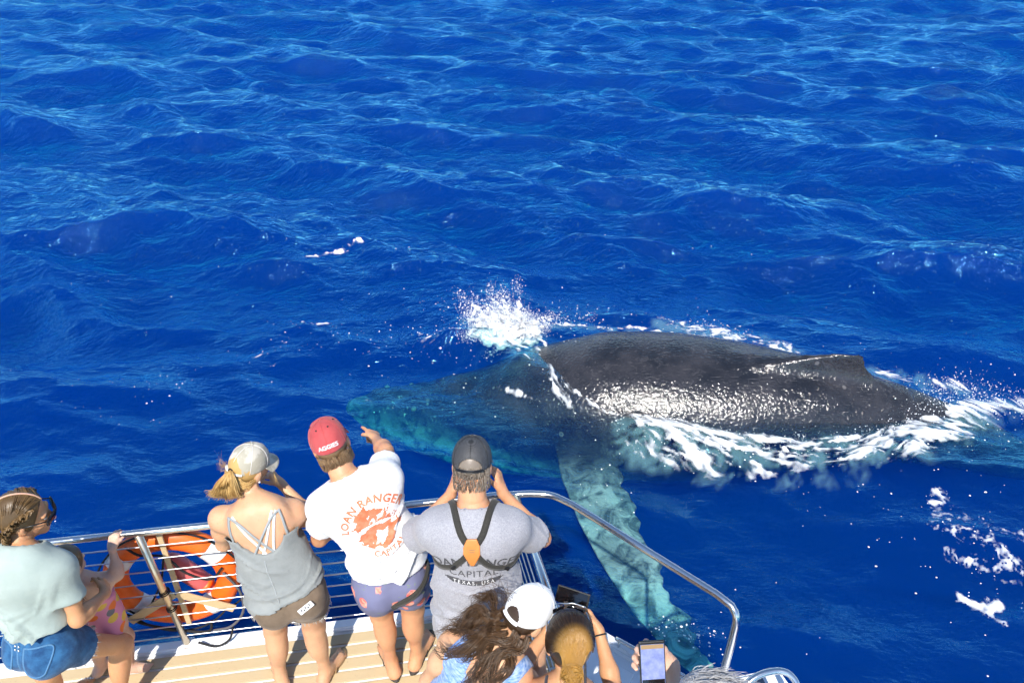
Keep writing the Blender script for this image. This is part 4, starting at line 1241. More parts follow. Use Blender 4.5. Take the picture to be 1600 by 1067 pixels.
class Person:
    def __init__(self, joints, b, skin_mat, label, head, hs=1.0, jaw=1.0, hands=None, cat='person', group=None, feet=True):
        J = {k: np.asarray(v, float) for k, v in joints.items()}
        S = unit(J['shR'] - J['shL'])
        sp = b.get('hipjoint', .085); flat = unit(V3(S[0], S[1], 0)) if 'hipdir' not in J else unit(J['hipdir'])
        for s, g in (('L', -1), ('R', 1)):
            J.setdefault('hip' + s, J['pel'] + flat * g * sp - V3(0, 0, .05))
            J.setdefault('toe' + s, J['an' + s] + V3(*(head[0] @ V3(0, 1, 0))[:2], 0) * .16)
        self.J, self.b = J, b
        self.R = head[0]; self.hs = hs; self.H = J['head']
        self.torso, self.Ru, self.Rp = torso_prims(J, b)
        self.arm, self.leg = limb_prims(J, b)
        self.skin = skin_mat
        c = (J['anL'] + J['anR']) / 2
        self.root = empty('person', (c[0], c[1], 0), label, cat, group)
        hp = head_prims(self.H, self.R, hs, jaw)
        nb = self.H + self.R @ V3(0, -.035, -.075) * hs
        neck = [(cap(J['neck'] - self.Ru[:, 2] * .03, nb, b['neck'] * 1.08, b['neck']), .035)]
        self.core = self.torso + neck
        body = self.torso + neck + self.arm['L'] + self.arm['R'] + self.leg['L'] + self.leg['R']
        body += [(ell(self.H + self.R @ V3(0, -.014, .02) * hs, V3(.068, .086, .09) * hs, self.R), .03)]
        B = Bag()
        V, F = mesh_of(body, .0105); B.add(V, F)
        V, F = mesh_of(hp + [(cap(nb - (nb - J['neck']) * .6, nb, b['neck'], b['neck']), .03)], .0058); B.add(V, F)
        self.headVF = (V, F)
        for s in 'LR':
            hd = (hands or {}).get(s)
            d0 = unit(J['wr' + s] - J['el' + s])
            if hd is None: hd = dict(d=d0, palm=-self.Ru[:, 1], side=1)
            hp2 = hand_prims(J['wr' + s], s=b.get('hand', 1.0), **hd)
            hp2.append((cap(J['wr' + s] - d0 * .04, J['wr' + s], b['arm'] * .58, b['arm'] * .54), .02))
            V, F = mesh_of(hp2, .0042); B.add(V, F)
        me = B.mesh('body'); self.body = link('body', me, skin_mat, self.root)
        self.V = np.concatenate(B.v)
        for sx in (-1, 1):
            v, t, q = ball_vf(self.H + self.R @ V3(.030 * sx, .077, .004) * hs, .0115 * hs, 10, 8)
            E = Bag(); E.add(v, t, q); link('eye', E.mesh('eye'), MATS['eye'], self.root)
        self.bvh = BVHTree.FromPolygons([tuple(x) for x in np.concatenate(B.v)], [tuple(f) for f in np.concatenate([f for f in B.f if f.shape[1] == 4])])
    def hp(self, x, y, z): return self.H + self.R @ V3(x, y, z) * self.hs

def cloth(name, P, prims, mat, cuts, subs=(), h=.0105, amp=.006, freq=16, fold=None, lids=(), parent=None):
    """garment: inflated body pieces, cut at hems, lids removed, rumpled"""
    g = field(prims, h, subs, cuts)
    V, F = g.surface()
    V = relax(V, F, 2, .5)
    F = open_ends(V, F, [(*c, .42) for c in cuts] + [(*c, .125) for c in lids], h)
    V, F = compact(V, F)
    N = vert_normals(V, F)
    d = amp * wob(V, freq, hash(name) % 97 if False else len(name) * 7 + 3, 3)
    if fold is not None:
        for (dirv, fr, am, cen, rad, sd) in fold:
            w = np.exp(-(np.linalg.norm(V - np.asarray(cen), axis=1) / rad) ** 2)
            u = unit(dirv); Q = V * fr * .17 + (V @ u)[:, None] * u * fr * .83           # long creases across dirv
            nz = wob(Q, .62, sd, 2)
            d = d + am * w * (np.clip(1 - np.abs(nz) * 2.6, 0, 1) ** 1.3 * 1.5 - .35)
    V = V + N * np.maximum(d, -.0035)[:, None]
    o = link(name, np_mesh(name, V, F), mat, parent or P.root)
    o_b = BVHTree.FromPolygons([tuple(x) for x in V], [tuple(f) for f in F])
    return o, o_b, V, F

def on_surface(bvh, p, dirv, off=.002, start=.5):
    """shoot from outside onto cloth/skin; returns point and normal"""
    d = Vector(unit(dirv)); o = Vector(p) - d * start
    h = bvh.ray_cast(o, d, 2 * start)
    if h[0] is None:
        h2 = bvh.find_nearest(Vector(p))
        return np.array(h2[0]) + np.array(h2[1]) * off, np.array(h2[1])
    n = np.array(h[1])
    if np.dot(n, unit(dirv)) > 0: n = -n
    return np.array(h[0]) + n * off, n

def ribbon(name, pts, width, bvh, mat, parent, dirs=None, off=.003, n=40, thick=.003):
    """strap laid on a surface; dirs: shooting direction per control point, None = nearest point"""
    C = catmull(pts, n)
    D = catmull(dirs, n) if dirs is not None else None
    Q, Ns = [], []
    for i, p in enumerate(C):
        if D is not None: q, nn = on_surface(bvh, p, D[i], off)
        else:
            h = bvh.find_nearest(Vector(p)); nn = np.array(h[1]); q = np.array(h[0]) + nn * off
        Q.append(q); Ns.append(nn)
    Q = np.array(Q); Ns = np.array(Ns)
    for _ in range(2):
        Q[1:-1] = .25 * Q[:-2] + .5 * Q[1:-1] + .25 * Q[2:]; Ns[1:-1] = .25 * Ns[:-2] + .5 * Ns[1:-1] + .25 * Ns[2:]
    T = np.gradient(Q, axis=0); T /= np.linalg.norm(T, axis=1)[:, None] + 1e-9
    Sd = np.cross(T, Ns); Sd /= np.linalg.norm(Sd, axis=1)[:, None] + 1e-9
    w = width / 2
    rows = [Q - Sd * w - Ns * .004, Q - Sd * w + Ns * thick, Q + Sd * w + Ns * thick, Q + Sd * w - Ns * .004]
    V = np.stack(rows, 1).reshape(-1, 3)
    i = np.arange(n - 1)[:, None] * 4; j = np.arange(3)[None]
    q = np.stack([i + j, i + j + 1, i + 4 + j + 1, i + 4 + j], -1).reshape(-1, 4)
    return link(name, np_mesh(name, V, q), mat, parent, smooth=False)

def text_on(name, txt, bvh, org, xdir, ydir, size, mat, parent, arc=None, off=.0025, spacing=1.0, bold=0.0):
    """lettering laid onto cloth: flat glyphs, finely cut, pushed onto the surface; arc = radius of the baseline (centre below)"""
    cu = bpy.data.curves.new('tmp_text', 'FONT'); cu.body = txt; cu.size = size; cu.align_x = 'CENTER'; cu.space_character = spacing; cu.offset = bold
    cu.resolution_u = 4
    o = bpy.data.objects.new('tmp_text', cu); COL.objects.link(o)
    dg = bpy.context.evaluated_depsgraph_get(); me0 = o.evaluated_get(dg).to_mesh()
    bm = bmesh.new(); bm.from_mesh(me0); o.evaluated_get(dg).to_mesh_clear()
    bpy.data.objects.remove(o); bpy.data.curves.remove(cu)
    bmesh.ops.triangulate(bm, faces=bm.faces)
    for _ in range(4):
        long = [e for e in bm.edges if e.calc_length() > .016]
        if not long: break
        bmesh.ops.subdivide_edges(bm, edges=long, cuts=1)
        bmesh.ops.triangulate(bm, faces=bm.faces)
    xd, yd = unit(xdir), unit(ydir); nd = unit(np.cross(xd, yd))     # nd points out of the page
    for v in bm.verts:
        x, y = v.co.x, v.co.y
        if arc:
            t = x / arc; x, y = math.sin(t) * (arc + y), math.cos(t) * (arc + y) - arc
        p = np.asarray(org) + xd * x + yd * y
        q, n = on_surface(bvh, p, -nd, off, .25)
        v.co = q
    me = bpy.data.meshes.new(name); bm.to_mesh(me); bm.free()
    return link(name, me, mat, parent, smooth=False)

def patch_on(name, bvh, org, xdir, ydir, inside, w, h, step, mat, parent, off=.002):
    """flat printed shape: grid cells where inside(x, y) holds, laid on cloth"""
    xd, yd = unit(xdir), unit(ydir); nd = unit(np.cross(xd, yd))
    xs = np.arange(-w / 2, w / 2 + step, step); ys = np.arange(-h / 2, h / 2 + step, step)
    idx = {}; V = []; F = []
    def vid(i, j):
        if (i, j) not in idx:
            q, n = on_surface(bvh, np.asarray(org) + xd * xs[i] + yd * ys[j], -nd, off, .25)
            idx[(i, j)] = len(V); V.append(q)
        return idx[(i, j)]
    for i in range(len(xs) - 1):
        for j in range(len(ys) - 1):
            if inside((xs[i] + xs[i + 1]) / 2, (ys[j] + ys[j + 1]) / 2): F.append([vid(i, j), vid(i + 1, j), vid(i + 1, j + 1), vid(i, j + 1)])
    return link(name, np_mesh(name, V, np.array(F)), mat, parent)

# ---- hair
def strand_mesh(paths, radii, seed=0, sides=3):
    """paths: (n, m, 3); radii (n,) ; returns mesh with 'tone' and 'along' attributes"""
    paths = np.asarray(paths); n, m, _ = paths.shape
    T = np.gradient(paths, axis=1); T /= np.linalg.norm(T, axis=2)[..., None] + 1e-9
    ref = np.where(np.abs(T[..., 2:3]) < .9, V3(0, 0, 1), V3(1, 0, 0))
    N = np.cross(T, ref); N /= np.linalg.norm(N, axis=2)[..., None] + 1e-9
    Bn = np.cross(T, N)
    taper = np.interp(np.linspace(0, 1, m), [0, .15, .7, 1], [.8, 1, .85, .15])
    r = np.asarray(radii)[:, None] * taper[None]
    a = np.arange(sides) * 2 * np.pi / sides
    v = paths[:, :, None] + r[..., None, None] * (np.cos(a)[:, None] * N[:, :, None] + np.sin(a)[:, None] * Bn[:, :, None])
    base = (np.arange(n)[:, None, None] * m + np.arange(m - 1)[None, :, None]) * sides
    j = np.arange(sides)[None, None]; k = (j + 1) % sides
    q = np.stack([base + j, base + k, base + sides + k, base + sides + j], -1).reshape(-1, 4)
    rr = np.random.default_rng(seed)
    tone = np.repeat(rr.random(n), m * sides); along = np.tile(np.repeat(np.linspace(0, 1, m), sides), n)
    return v.reshape(-1, 3), q, tone, along

def bundle(guide, n, r0, r1, r2, seed, m=12, wave=.0, freq=2.0, frizz=.004, cut=.12):
    """n strands filling a lock round a guide curve; r0, r1, r2 lock radius at start, middle, end"""
    rr = np.random.default_rng(seed)
    C = catmull(guide, m); T, N, B = frames(C)
    t = np.linspace(0, 1, m); R = np.interp(t, [0, .5, 1], [r0, r1, r2])
    rad = np.sqrt(rr.random(n)); ang = rr.random(n) * 6.283
    x = (rad * np.cos(ang))[:, None] * R; y = (rad * np.sin(ang))[:, None] * R
    ph = rr.random((n, 1)) * 1.2; fw = freq * (1 + .25 * rr.normal(size=(n, 1)))
    x = x + wave * np.sin(6.283 * fw * t + ph) * t ** .6; y = y + wave * np.cos(6.283 * fw * t + ph * 1.7) * t ** .6
    P = C[None] + x[..., None] * N[None] + y[..., None] * B[None]
    dr = rr.normal(size=(n, 1, 3)) * frizz * 6; P = P + dr * (t ** 2)[None, :, None] + rr.normal(size=(n, m, 3)) * frizz * .35
    L = 1 - cut * rr.random(n)
    out = np.empty_like(P)
    for i in range(3):
        for s in range(n): out[s, :, i] = np.interp(t * L[s], t, P[s, :, i])
    return out

class Hair:
    def __init__(self): self.v, self.f, self.tone, self.al, self.n = [], [], [], [], 0
    def strands(self, paths, r, seed=0, jitter=.4):
        rr = np.random.default_rng(seed + 100)
        v, q, t, a = strand_mesh(paths, r * (1 + jitter * (rr.random(len(paths)) - .5)), seed)
        self.v.append(v); self.f.append(q + self.n); self.tone.append(t); self.al.append(a); self.n += len(v)
    def solid(self, V, F, tone=.25, along=0.0):
        self.v.append(V); self.f.append(np.asarray(F) + self.n); self.tone.append(np.full(len(V), tone) if np.isscalar(tone) else tone)
        self.al.append(np.full(len(V), along) if np.isscalar(along) else along); self.n += len(V)
    def build(self, mat, parent, name='hair'):
        me = np_mesh(name, np.concatenate(self.v), self.f)
        for nm, arr in (('tone', self.tone), ('along', self.al)):
            a = me.attributes.new(nm, 'FLOAT', 'POINT'); a.data.foreach_set('value', np.concatenate(arr).astype(np.float32))
        return link(name, me, mat, parent)

def scalp(P, grow=.010, hairline=((0, .045, .055), (0, .75, -.55)), low=-.055, nape=(0, -.05, -.055)):
    """solid under-hair: a shell over the skull, cut at the hairline and at the nape"""
    R, s = P.R, P.hs
    prims = [(ell(P.hp(0, -.018, .024), V3(.074 + grow, .092 + grow, .097 + grow) * s, R), .02)]
    cuts = [(P.hp(*hairline[0]), R @ unit(V3(*hairline[1]))), (P.hp(0, 0, low), R @ V3(0, .25, -1))]
    V, F = field(prims, .007, (), cuts).surface()
    return relax(V, F, 1, .4), F

# ---- caps
def make_cap(P, mats, rear=.0, brim=True, lift=0.0, size=1.0, tilt=0, brim_len=.072, yaw=0, label=None):
    """six-panel cap in the wearer's head frame; mats: front panels, rear panels, brim, detail"""
    R = P.R @ rot('Z', -yaw) @ rot('X', -tilt); s = P.hs * size
    C = P.hp(0, -.010, .028 + lift)
    rx, ry, rz = .083, .104, .098
    nph, nth = 120, 40
    V, F, mi = [], [], []
    def pt(ph, t, grow=0.0):
        z = math.cos(t); rr = math.sin(t) ** .86
        pan = 1 + .020 * abs(math.sin(3 * (ph - math.pi / 2))) ** .7 * math.sin(t)
        low = 0.012 * math.sin(ph) * (t / 1.75) ** 2
        return C + R @ (V3((rx + grow) * rr * math.cos(ph) * pan, (ry + grow) * rr * math.sin(ph) * pan, (rz + grow) * z + low) * s)
    TM = 1.74
    for i in range(nth + 1):
        for j in range(nph): V.append(pt(2 * math.pi * j / nph, max(.02, TM * i / nth)))
    for i in range(nth):
        for j in range(nph):
            ph = 2 * math.pi * (j + .5) / nph; t = TM * (i + .5) / nth
            back = math.atan2(math.cos(ph), -math.sin(ph))            # 0 at the back
            if rear > 0 and abs(back) < rear and t > TM - .10 - .42 * math.sqrt(max(0, 1 - (back / rear) ** 2)) and t < TM - .10: continue
            k = (j + 1) % nph
            F.append([i * nph + j, i * nph + k, (i + 1) * nph + k, (i + 1) * nph + j][::-1]); mi.append(0 if math.sin(ph) > .42 else 1)
    me = np_mesh('cap', np.array(V), np.array(F))
    for m in (mats[0], mats[1]): me.materials.append(m)
    me.polygons.foreach_set('material_index', np.array(mi, dtype=np.int32)) if len(me.polygons) == len(mi) else None
    o = link('cap', me, None, P.root)
    if label: o['label'] = label
    md = o.modifiers.new('thick', 'SOLIDIFY'); md.thickness = .003 * s; md.offset = -1
    # seams along the panels, button, band
    for k in range(6):
        ph = math.pi / 2 + k * math.pi / 3
        if rear > 0 and k == 3: ts = np.linspace(.05, TM - .55, 14)
        else: ts = np.linspace(.05, TM - .02, 18)
        tube('seam', [pt(ph, t, .0012) for t in ts], .0013, mats[3], o, 5)
    v, t3, q = ball_vf(C + R @ V3(0, 0, rz + .002) * s, V3(.008, .008, .005) * s, 12, 6, R); b = Bag(); b.add(v, t3, q); link('button', b.mesh('button'), mats[1], o)
    if brim:
        A, D = [], 10
        V, F = [], []
        na = 25
        for i in range(D + 1):
            u = i / D
            for j in range(na):
                a = math.radians(-68 + 136 * j / (na - 1)); ph = math.pi / 2 - a
                basep = V3(rx * 1.0 * math.cos(ph), ry * 1.0 * math.sin(ph), rz * math.cos(TM) * .9 + .008)
                ext = brim_len * math.cos(a * .9) ** .7
                p = basep + V3(.25 * math.sin(a), 1, 0) * ext * u + V3(0, 0, -.016 * u - .020 * math.sin(a) ** 2 * u - .006 * math.sin(a) ** 2)
                V.append(C + R @ (p * s))
        for i in range(D):
            for j in range(na - 1): F.append([i * na + j, i * na + j + 1, (i + 1) * na + j + 1, (i + 1) * na + j])
        bo = link('brim', np_mesh('brim', np.array(V), np.array(F)), mats[2], o)
        md = bo.modifiers.new('thick', 'SOLIDIFY'); md.thickness = .004 * s; md.offset = 0
    if rear > 0:
        ps = [pt(-math.pi / 2 + a, TM - .05, .002) for a in np.linspace(-rear * 1.1, rear * 1.1, 14)]
        tube('strap', ps, .009 * s, mats[3], o, 8, .25)
    bv = BVHTree.FromPolygons([v.co[:] for v in me.vertices], [tuple(p.vertices) for p in me.polygons])
    return o, bv, pt, R, C

def sandal(P, s, mat, strap_mat, z0=0.0, thong=True, parent=None):
    J = P.J; an, toe = J['an' + s], J['toe' + s]
    f = unit(V3(toe[0] - an[0], toe[1] - an[1], 0)); r = V3(f[1], -f[0], 0); side = 1 if s == 'R' else -1
    fs = P.b.get('foot', 1.0)
    L0 = V3(an[0], an[1], 0) - f * .085 * fs; L1 = V3(toe[0], toe[1], 0) + f * .032 * fs
    n = 22; out = []
    half = lambda u: np.interp(u, [0, .08, .25, .45, .7, .88, .97, 1], [.008, .030, .036, .033, .046, .040, .022, .006]) * fs
    for sg in (1, -1):
        rngu = np.linspace(0, 1, n) if sg > 0 else np.linspace(1, 0, n)
        for u in rngu: out.append(L0 + (L1 - L0) * u + r * sg * half(u) - r * side * .006 * u)
    m = len(out); B = Bag()
    V = np.array([p + V3(0, 0, z0 - .002) for p in out] + [p + V3(0, 0, z0 + .014) for p in out])
    q = np.array([[i, (i + 1) % m, m + (i + 1) % m, m + i] for i in range(m)])
    c0 = len(V); V = np.vstack([V, [(L0 + L1) / 2 + V3(0, 0, z0 - .002)], [(L0 + L1) / 2 + V3(0, 0, z0 + .014)]])
    t = np.array([[(i + 1) % m, i, c0] for i in range(m)] + [[m + i, m + (i + 1) % m, c0 + 1] for i in range(m)])
    B.add(V, q, t)
    o = link('sandal', B.mesh('sandal'), mat, P.root, smooth=False)
    u = lambda a, b, z: L0 + (L1 - L0) * a + r * b * fs + V3(0, 0, z0 + z * fs)
    for sg in (-1, 1):
        tube('strap', catmull([u(.42, .036 * sg, .012), u(.52, .030 * sg, .045), u(.66, .010 * sg - .01 * side, .058), u(.80, -.012 * side, .030)], 14), .0055 * fs, strap_mat, o, 6)
    if not thong:
        tube('strap', catmull([u(.08, .0, .075), u(.20, .036, .072), u(.40, .034, .060)], 12), .0045, strap_mat, o, 6)
    return o

def box_screen(name, C, R, size, mat_body, mat_front, parent_root, screen_frac=(.9, .86), bev=.004):
    """phone: bevelled slab with a screen on its -Y face"""
    o = bevel_box('case', C, size, mat_body, parent_root, R, bev, 3)
    w, t, h = size
    v = np.array([[-w / 2 * screen_frac[0], -t / 2 - .0008, -h / 2 * screen_frac[1]], [w / 2 * screen_frac[0], -t / 2 - .0008, -h / 2 * screen_frac[1]],
                  [w / 2 * screen_frac[0], -t / 2 - .0008, h / 2 * screen_frac[1]], [-w / 2 * screen_frac[0], -t / 2 - .0008, h / 2 * screen_frac[1]]]) @ np.asarray(R).T + np.asarray(C)
    link('screen', np_mesh('screen', v, np.array([[0, 1, 2, 3]])), mat_front, parent_root, smooth=False)
    v = np.array([[-.012, t / 2 + .002, h / 2 - .012]]) @ np.asarray(R).T + np.asarray(C)
    vv, t3, q = ball_vf(v[0], .006, 10, 6); b = Bag(); b.add(vv, t3, q); link('lens', b.mesh('lens'), MATS['glass'], parent_root)
MAN = dict(hip=.158, waist=.148, chest=.160, depth=.112, sh=.058, arm=.048, leg=.088, neck=.060, hipjoint=.085)
WOM = dict(hip=.162, waist=.125, chest=.136, depth=.098, sh=.046, arm=.041, leg=.083, neck=.047, hipjoint=.085, bust=True, hand=.9, foot=.92)
M = MATS
GRP = 'passengers watching the whale from the bow'
UP = V3(0, 0, 1)

def tee(P, mat, name='shirt', hem=-.02, loose=.02, sleeve=.62, sr=.080, amp=.006, folds=None, neck_r=.072):
    J = P.J; Ru = P.Ru
    prims = [(inflate(p, loose), k + .02) for p, k in P.torso]
    for s, g in (('L', -1), ('R', 1)):
        sh, el = J['sh' + s], J['el' + s]; e = sh + (el - sh) * sleeve; d = unit(el - sh)
        prims.append((cap(sh - Ru[:, 0] * g * .03, e + d * .03, sr * .95, sr * 1.10, cuts=[(e, d)]), .05))
    hemp = J['pel'] + P.Rp[:, 2] * hem
    prims.append((cap(J['waist'], hemp - P.Rp[:, 2] * .05, P.b['waist'] + loose, P.b['hip'] + loose + .012, P.Rp[:, 1], .70), .08))
    cuts = [(hemp, -P.Rp[:, 2])]
    lids = [(J['sh' + s] + (J['el' + s] - J['sh' + s]) * sleeve, J['el' + s] - J['sh' + s]) for s in 'LR']
    ntop = J['neck'] + Ru[:, 2] * .02
    subs = [(cap(ntop - Ru[:, 2] * .035 + Ru[:, 1] * .015, J['head'], neck_r, neck_r * 1.15), .012)]
    return cloth(name, P, prims, mat, cuts, subs, .0105, amp, 15, folds, lids)

def shorts(P, mat, name='shorts', top=.10, length=.5, flare=.018, amp=.005, lids_open=True, h=.0105):
    J = P.J
    prims = [(inflate(p, .016), k + .01) for p, k in (P.torso[0], P.torso[1], P.torso[6], P.torso[10] if P.b.get('bust') else P.torso[10])] if False else []
    prims = [(inflate(P.torso[0][0], .014), .05), (inflate(P.torso[1][0], .010), .05)]
    for p, k in P.torso[4:]:
        if p[0] == 'e' and np.linalg.norm(p[1] - J['pel']) < .16: prims.append((inflate(p, .014), .05))
    lids = []
    for s in 'LR':
        hip, kn = J['hip' + s], J['kn' + s]; e = hip + (kn - hip) * length; d = unit(kn - hip); l = P.b['leg']
        r1 = l * (1 - .38 * length) + flare
        prims.append((cap(hip, e + d * .04, l + .016, r1 + .004, cuts=[(e, d)]), .045)); lids.append((e, d))
    cut = [(J['pel'] + P.Rp[:, 2] * top, P.Rp[:, 2])]
    return cloth(name, P, prims, mat, cut, (), h, amp, 20, None, lids), lids

def fringe(P, lids, mat, parent, n=90, L=.014):
    """frayed hem: short loose threads round each leg opening"""
    r = np.random.default_rng(3); paths = []
    for (e, d), s in zip(lids, 'LR'):
        d = unit(d); a = unit(np.cross(d, V3(0, 1, 0))); b = np.cross(d, a)
        for k in range(n):
            t = r.random() * 6.283; dirv = math.cos(t) * a + math.sin(t) * b
            q = on_surface(parent[1], e - d * .012, -dirv, .001, .2)[0]
            tip = q + d * (L * r.uniform(.7, 1.6) + .01) + dirv * r.uniform(0, .006) + r.normal(size=3) * .003
            paths.append(catmull([q - d * .002, (q + tip) / 2 + dirv * .003, tip], 5))
    H = Hair(); H.strands(np.array(paths), .0016, 2); o = H.build(mat, parent[0], 'frayed_hem'); o['kind'] = 'stuff'; return o

# ================================================================== 1  girl with braids, far left
def girl():
    J = dict(head=(-2.16, 2.25, 1.555), neck=(-2.165, 2.155, 1.43), shL=(-2.335, 2.09, 1.315), shR=(-2.025, 2.145, 1.325), elL=(-2.45, 2.13, 1.07), wrL=(-2.36, 2.33, 1.0),
             elR=(-2.005, 2.075, 1.055), wrR=(-1.99, 2.27, .985), waist=(-2.20, 2.10, 1.11), pel=(-2.205, 2.07, .94), hipdir=(.86, -.28, 0),
             knL=(-2.40, 2.17, .48), anL=(-2.50, 2.24, .085), toeL=(-2.455, 2.41, .02), knR=(-2.09, 2.33, .475), anR=(-2.165, 2.235, .085), toeR=(-2.03, 2.33, .02))
    b = dict(WOM); b.update(hip=.142, waist=.114, chest=.124, leg=.076)
    P = Person(J, b, M['skin_c'], 'girl with two braids, sunglasses, mint tee and denim shorts at left', (head_basis(66, 14, 4),), 1.0,
               hands=dict(L=dict(d=(.5, .5, -.2), palm=(0, 1, .2), side=-1), R=dict(d=(-.3, .6, -.15), palm=(-.6, .2, -.2), side=1, curl=(30, 35, 25))), group=GRP)
    tee(P, M['tee_mint'], 'tee_shirt', hem=.105, loose=.013, sleeve=.58, sr=.072, amp=.006,
        folds=[((.8, .1, .5), 60, .020, (-2.17, 2.0, 1.10), .17, 4), ((1, .2, -.4), 70, .006, (-2.06, 2.05, 1.24), .12, 5), ((-.3, .1, 1), 60, .016, (-2.28, 2.0, 1.06), .16, 7)])
    sh, lids = shorts(P, M['denim'], 'denim_shorts', top=.10, length=.27, flare=.026, amp=.004)
    fringe(P, lids, M['fray'], sh, 80, .008)
    sb = sh[1]; Rp = P.Rp; pel = P.J['pel']
    for sg in (-1, 1):           # back pockets and seams
        c = pel + Rp[:, 0] * sg * .085 - Rp[:, 2] * .015
        pts = [c + Rp[:, 0] * -.05 + Rp[:, 2] * .06, c + Rp[:, 0] * -.045 - Rp[:, 2] * .05, c - Rp[:, 2] * .075, c + Rp[:, 0] * .045 - Rp[:, 2] * .05, c + Rp[:, 0] * .05 + Rp[:, 2] * .06, c + Rp[:, 0] * -.05 + Rp[:, 2] * .06]
        ribbon('back_pocket', pts, .007, sb, M['denim_seam'], sh[0], [Rp[:, 1]] * 6, .001, 50, .0025)
    ribbon('seat_seam', [pel + Rp[:, 2] * .08, pel - Rp[:, 2] * .09], .007, sb, M['denim_seam'], sh[0], [Rp[:, 1]] * 2, .001, 20, .0025)
    for k in range(4):
        q, n = on_surface(sb, pel + Rp[:, 0] * (-.012 + .02 * (k % 2)) + Rp[:, 2] * (.03 + .018 * (k // 2)), Rp[:, 1], .002)
        v, t3, qq = ball_vf(q, .006, 10, 6); B = Bag(); B.add(v, t3, qq); link('stud', B.mesh('stud'), M['wire'], sh[0])
    # hair: centre parting, two thick braids
    H = Hair(); V, F = scalp(P, .012, ((0, .055, .045), (0, .9, -.25)), -.075); H.solid(V, F, .18)
    r = np.random.default_rng(1)
    paths = []
    for sg in (-1, 1):
        for k in range(340):
            u = r.random(); y0 = .07 - .16 * u; z0 = .022 + .110 * math.sqrt(max(.02, 1 - ((y0 + .018) / .108) ** 2))
            tgt = (.068 * sg, -.025 - .055 * u, .045 - .075 * u + r.normal() * .01)
            mid = (sg * (.05 + .012 * r.random()), (y0 + tgt[1]) / 2 + .006, (z0 + tgt[2]) / 2 + .030)
            paths.append(catmull([P.hp(.004 * sg, y0, z0 + .002), P.hp(*mid), P.hp(tgt[0] * 1.12, tgt[1], tgt[2])], 8))
    for k in range(200):         # nape swept to the sides
        sg = r.choice([-1, 1]); x = sg * r.random() * .05
        paths.append(catmull([P.hp(x, -.115, r.uniform(-.06, .06)), P.hp(x + sg * .03, -.105, r.uniform(-.06, .0)), P.hp(.07 * sg, -.075, -.045)], 6))
    H.strands(np.array([catmull(p, 8) for p in paths]), .0021, 3)
    def braid(G, n, r0, r1):
        C = catmull(G, n); T, N, Bn = frames(C); t = np.linspace(0, 1, n)
        w = (r0 + (r1 - r0) * t) * np.interp(t, [0, .12], [.25, 1])
        for k in range(3):
            ph = t * 6.283 * 6.5 + k * 2.094
            path = C + (w * 1.0 * np.sin(ph))[:, None] * N + (w * .6 * np.sin(2 * ph))[:, None] * Bn
            for q in range(24):
                a = r.random() * 6.283; rad = .85 * math.sqrt(r.random())
                T2, N2, B2 = frames(path)
                H.strands((path + (w * rad * math.cos(a))[:, None] * N2 + (w * rad * math.sin(a))[:, None] * B2)[None], .0030, int(r.integers(1e6)))
    braid([P.hp(.060, .045, .085), P.hp(.078, .0, .062), P.hp(.085, -.045, .015), P.hp(.082, -.065, -.05), P.hp(.088, -.05, -.115), P.J['neck'] + V3(.085, -.045, -.03), P.J['neck'] + V3(.135, -.01, -.06), P.J['neck'] + V3(.15, .05, -.13)], 90, .0135, .010)
    braid([P.hp(-.060, .045, .085), P.hp(-.078, .0, .062), P.hp(-.085, -.045, .015), P.hp(-.078, -.075, -.05), P.hp(-.072, -.085, -.11), P.J['neck'] + V3(-.085, -.06, -.06), P.J['neck'] + V3(-.08, -.085, -.17)], 90, .0135, .010)
    fly = [catmull([P.hp(r.normal() * .05, -.03 + r.normal() * .06, .115), P.hp(r.normal() * .06, -.06 + r.normal() * .05, .128 + r.random() * .008), P.hp(-.03 + r.normal() * .06, -.11 + r.normal() * .04, .105 + r.normal() * .02)], 8) for k in range(12)]
    H.build(M['hair_braid'], P.root)
    part = Bag(); part.add(*tube_vf(catmull([P.hp(0, y, .022 + .112 * math.sqrt(max(.02, 1 - ((y + .018) / .110) ** 2)) + .001) for y in np.linspace(.07, -.10, 9)], 30), .0042, 6)); link('hair_parting', part.mesh('hair_parting'), M['skin_d'], P.root)
    # sunglasses
    g = empty('sunglasses', tuple(P.hp(0, .1, .01))); g.parent = P.root; g.location = Vector(P.hp(0, .1, .01)) - Vector(P.root.location)
    for sx in (-1, 1):
        pr = [(cap(P.hp(.022 * sx, .112, .010), P.hp(.060 * sx, .098, .010), .024, .025, P.R @ V3(.35 * sx, 1, 0), .30), .01)]
        V, F = field(pr, .0045).surface(); link('lens', np_mesh('lens', relax(V, F, 1), F), M['lens'], g)
        tube('temple_arm', [P.hp(.070 * sx, .088, .018), P.hp(.081 * sx, .04, .014), P.hp(.083 * sx, -.01, .006)], .0032, M['black'], g, 6)
    tube('bridge', [P.hp(-.012, .112, .018), P.hp(.012, .112, .018)], .003, M['black'], g, 6)
    for k in range(5):           # varnished toenails on the foot that shows
        f = unit(V3(P.J['toeL'][0] - P.J['anL'][0], P.J['toeL'][1] - P.J['anL'][1], 0)); rr = V3(f[1], -f[0], 0)
        c = V3(P.J['toeL'][0], P.J['toeL'][1], .026) - f * (.045 - .012 - (.046, .040, .034, .028, .021)[k]) + rr * (-(-.030 + .0155 * k)) * .92
        v, t3, q = ball_vf(c, V3(.006, .007, .003), 8, 6); B = Bag(); B.add(v, t3, q); link('toenail', B.mesh('toenail'), M['nail'], P.root)
    return P
girl()

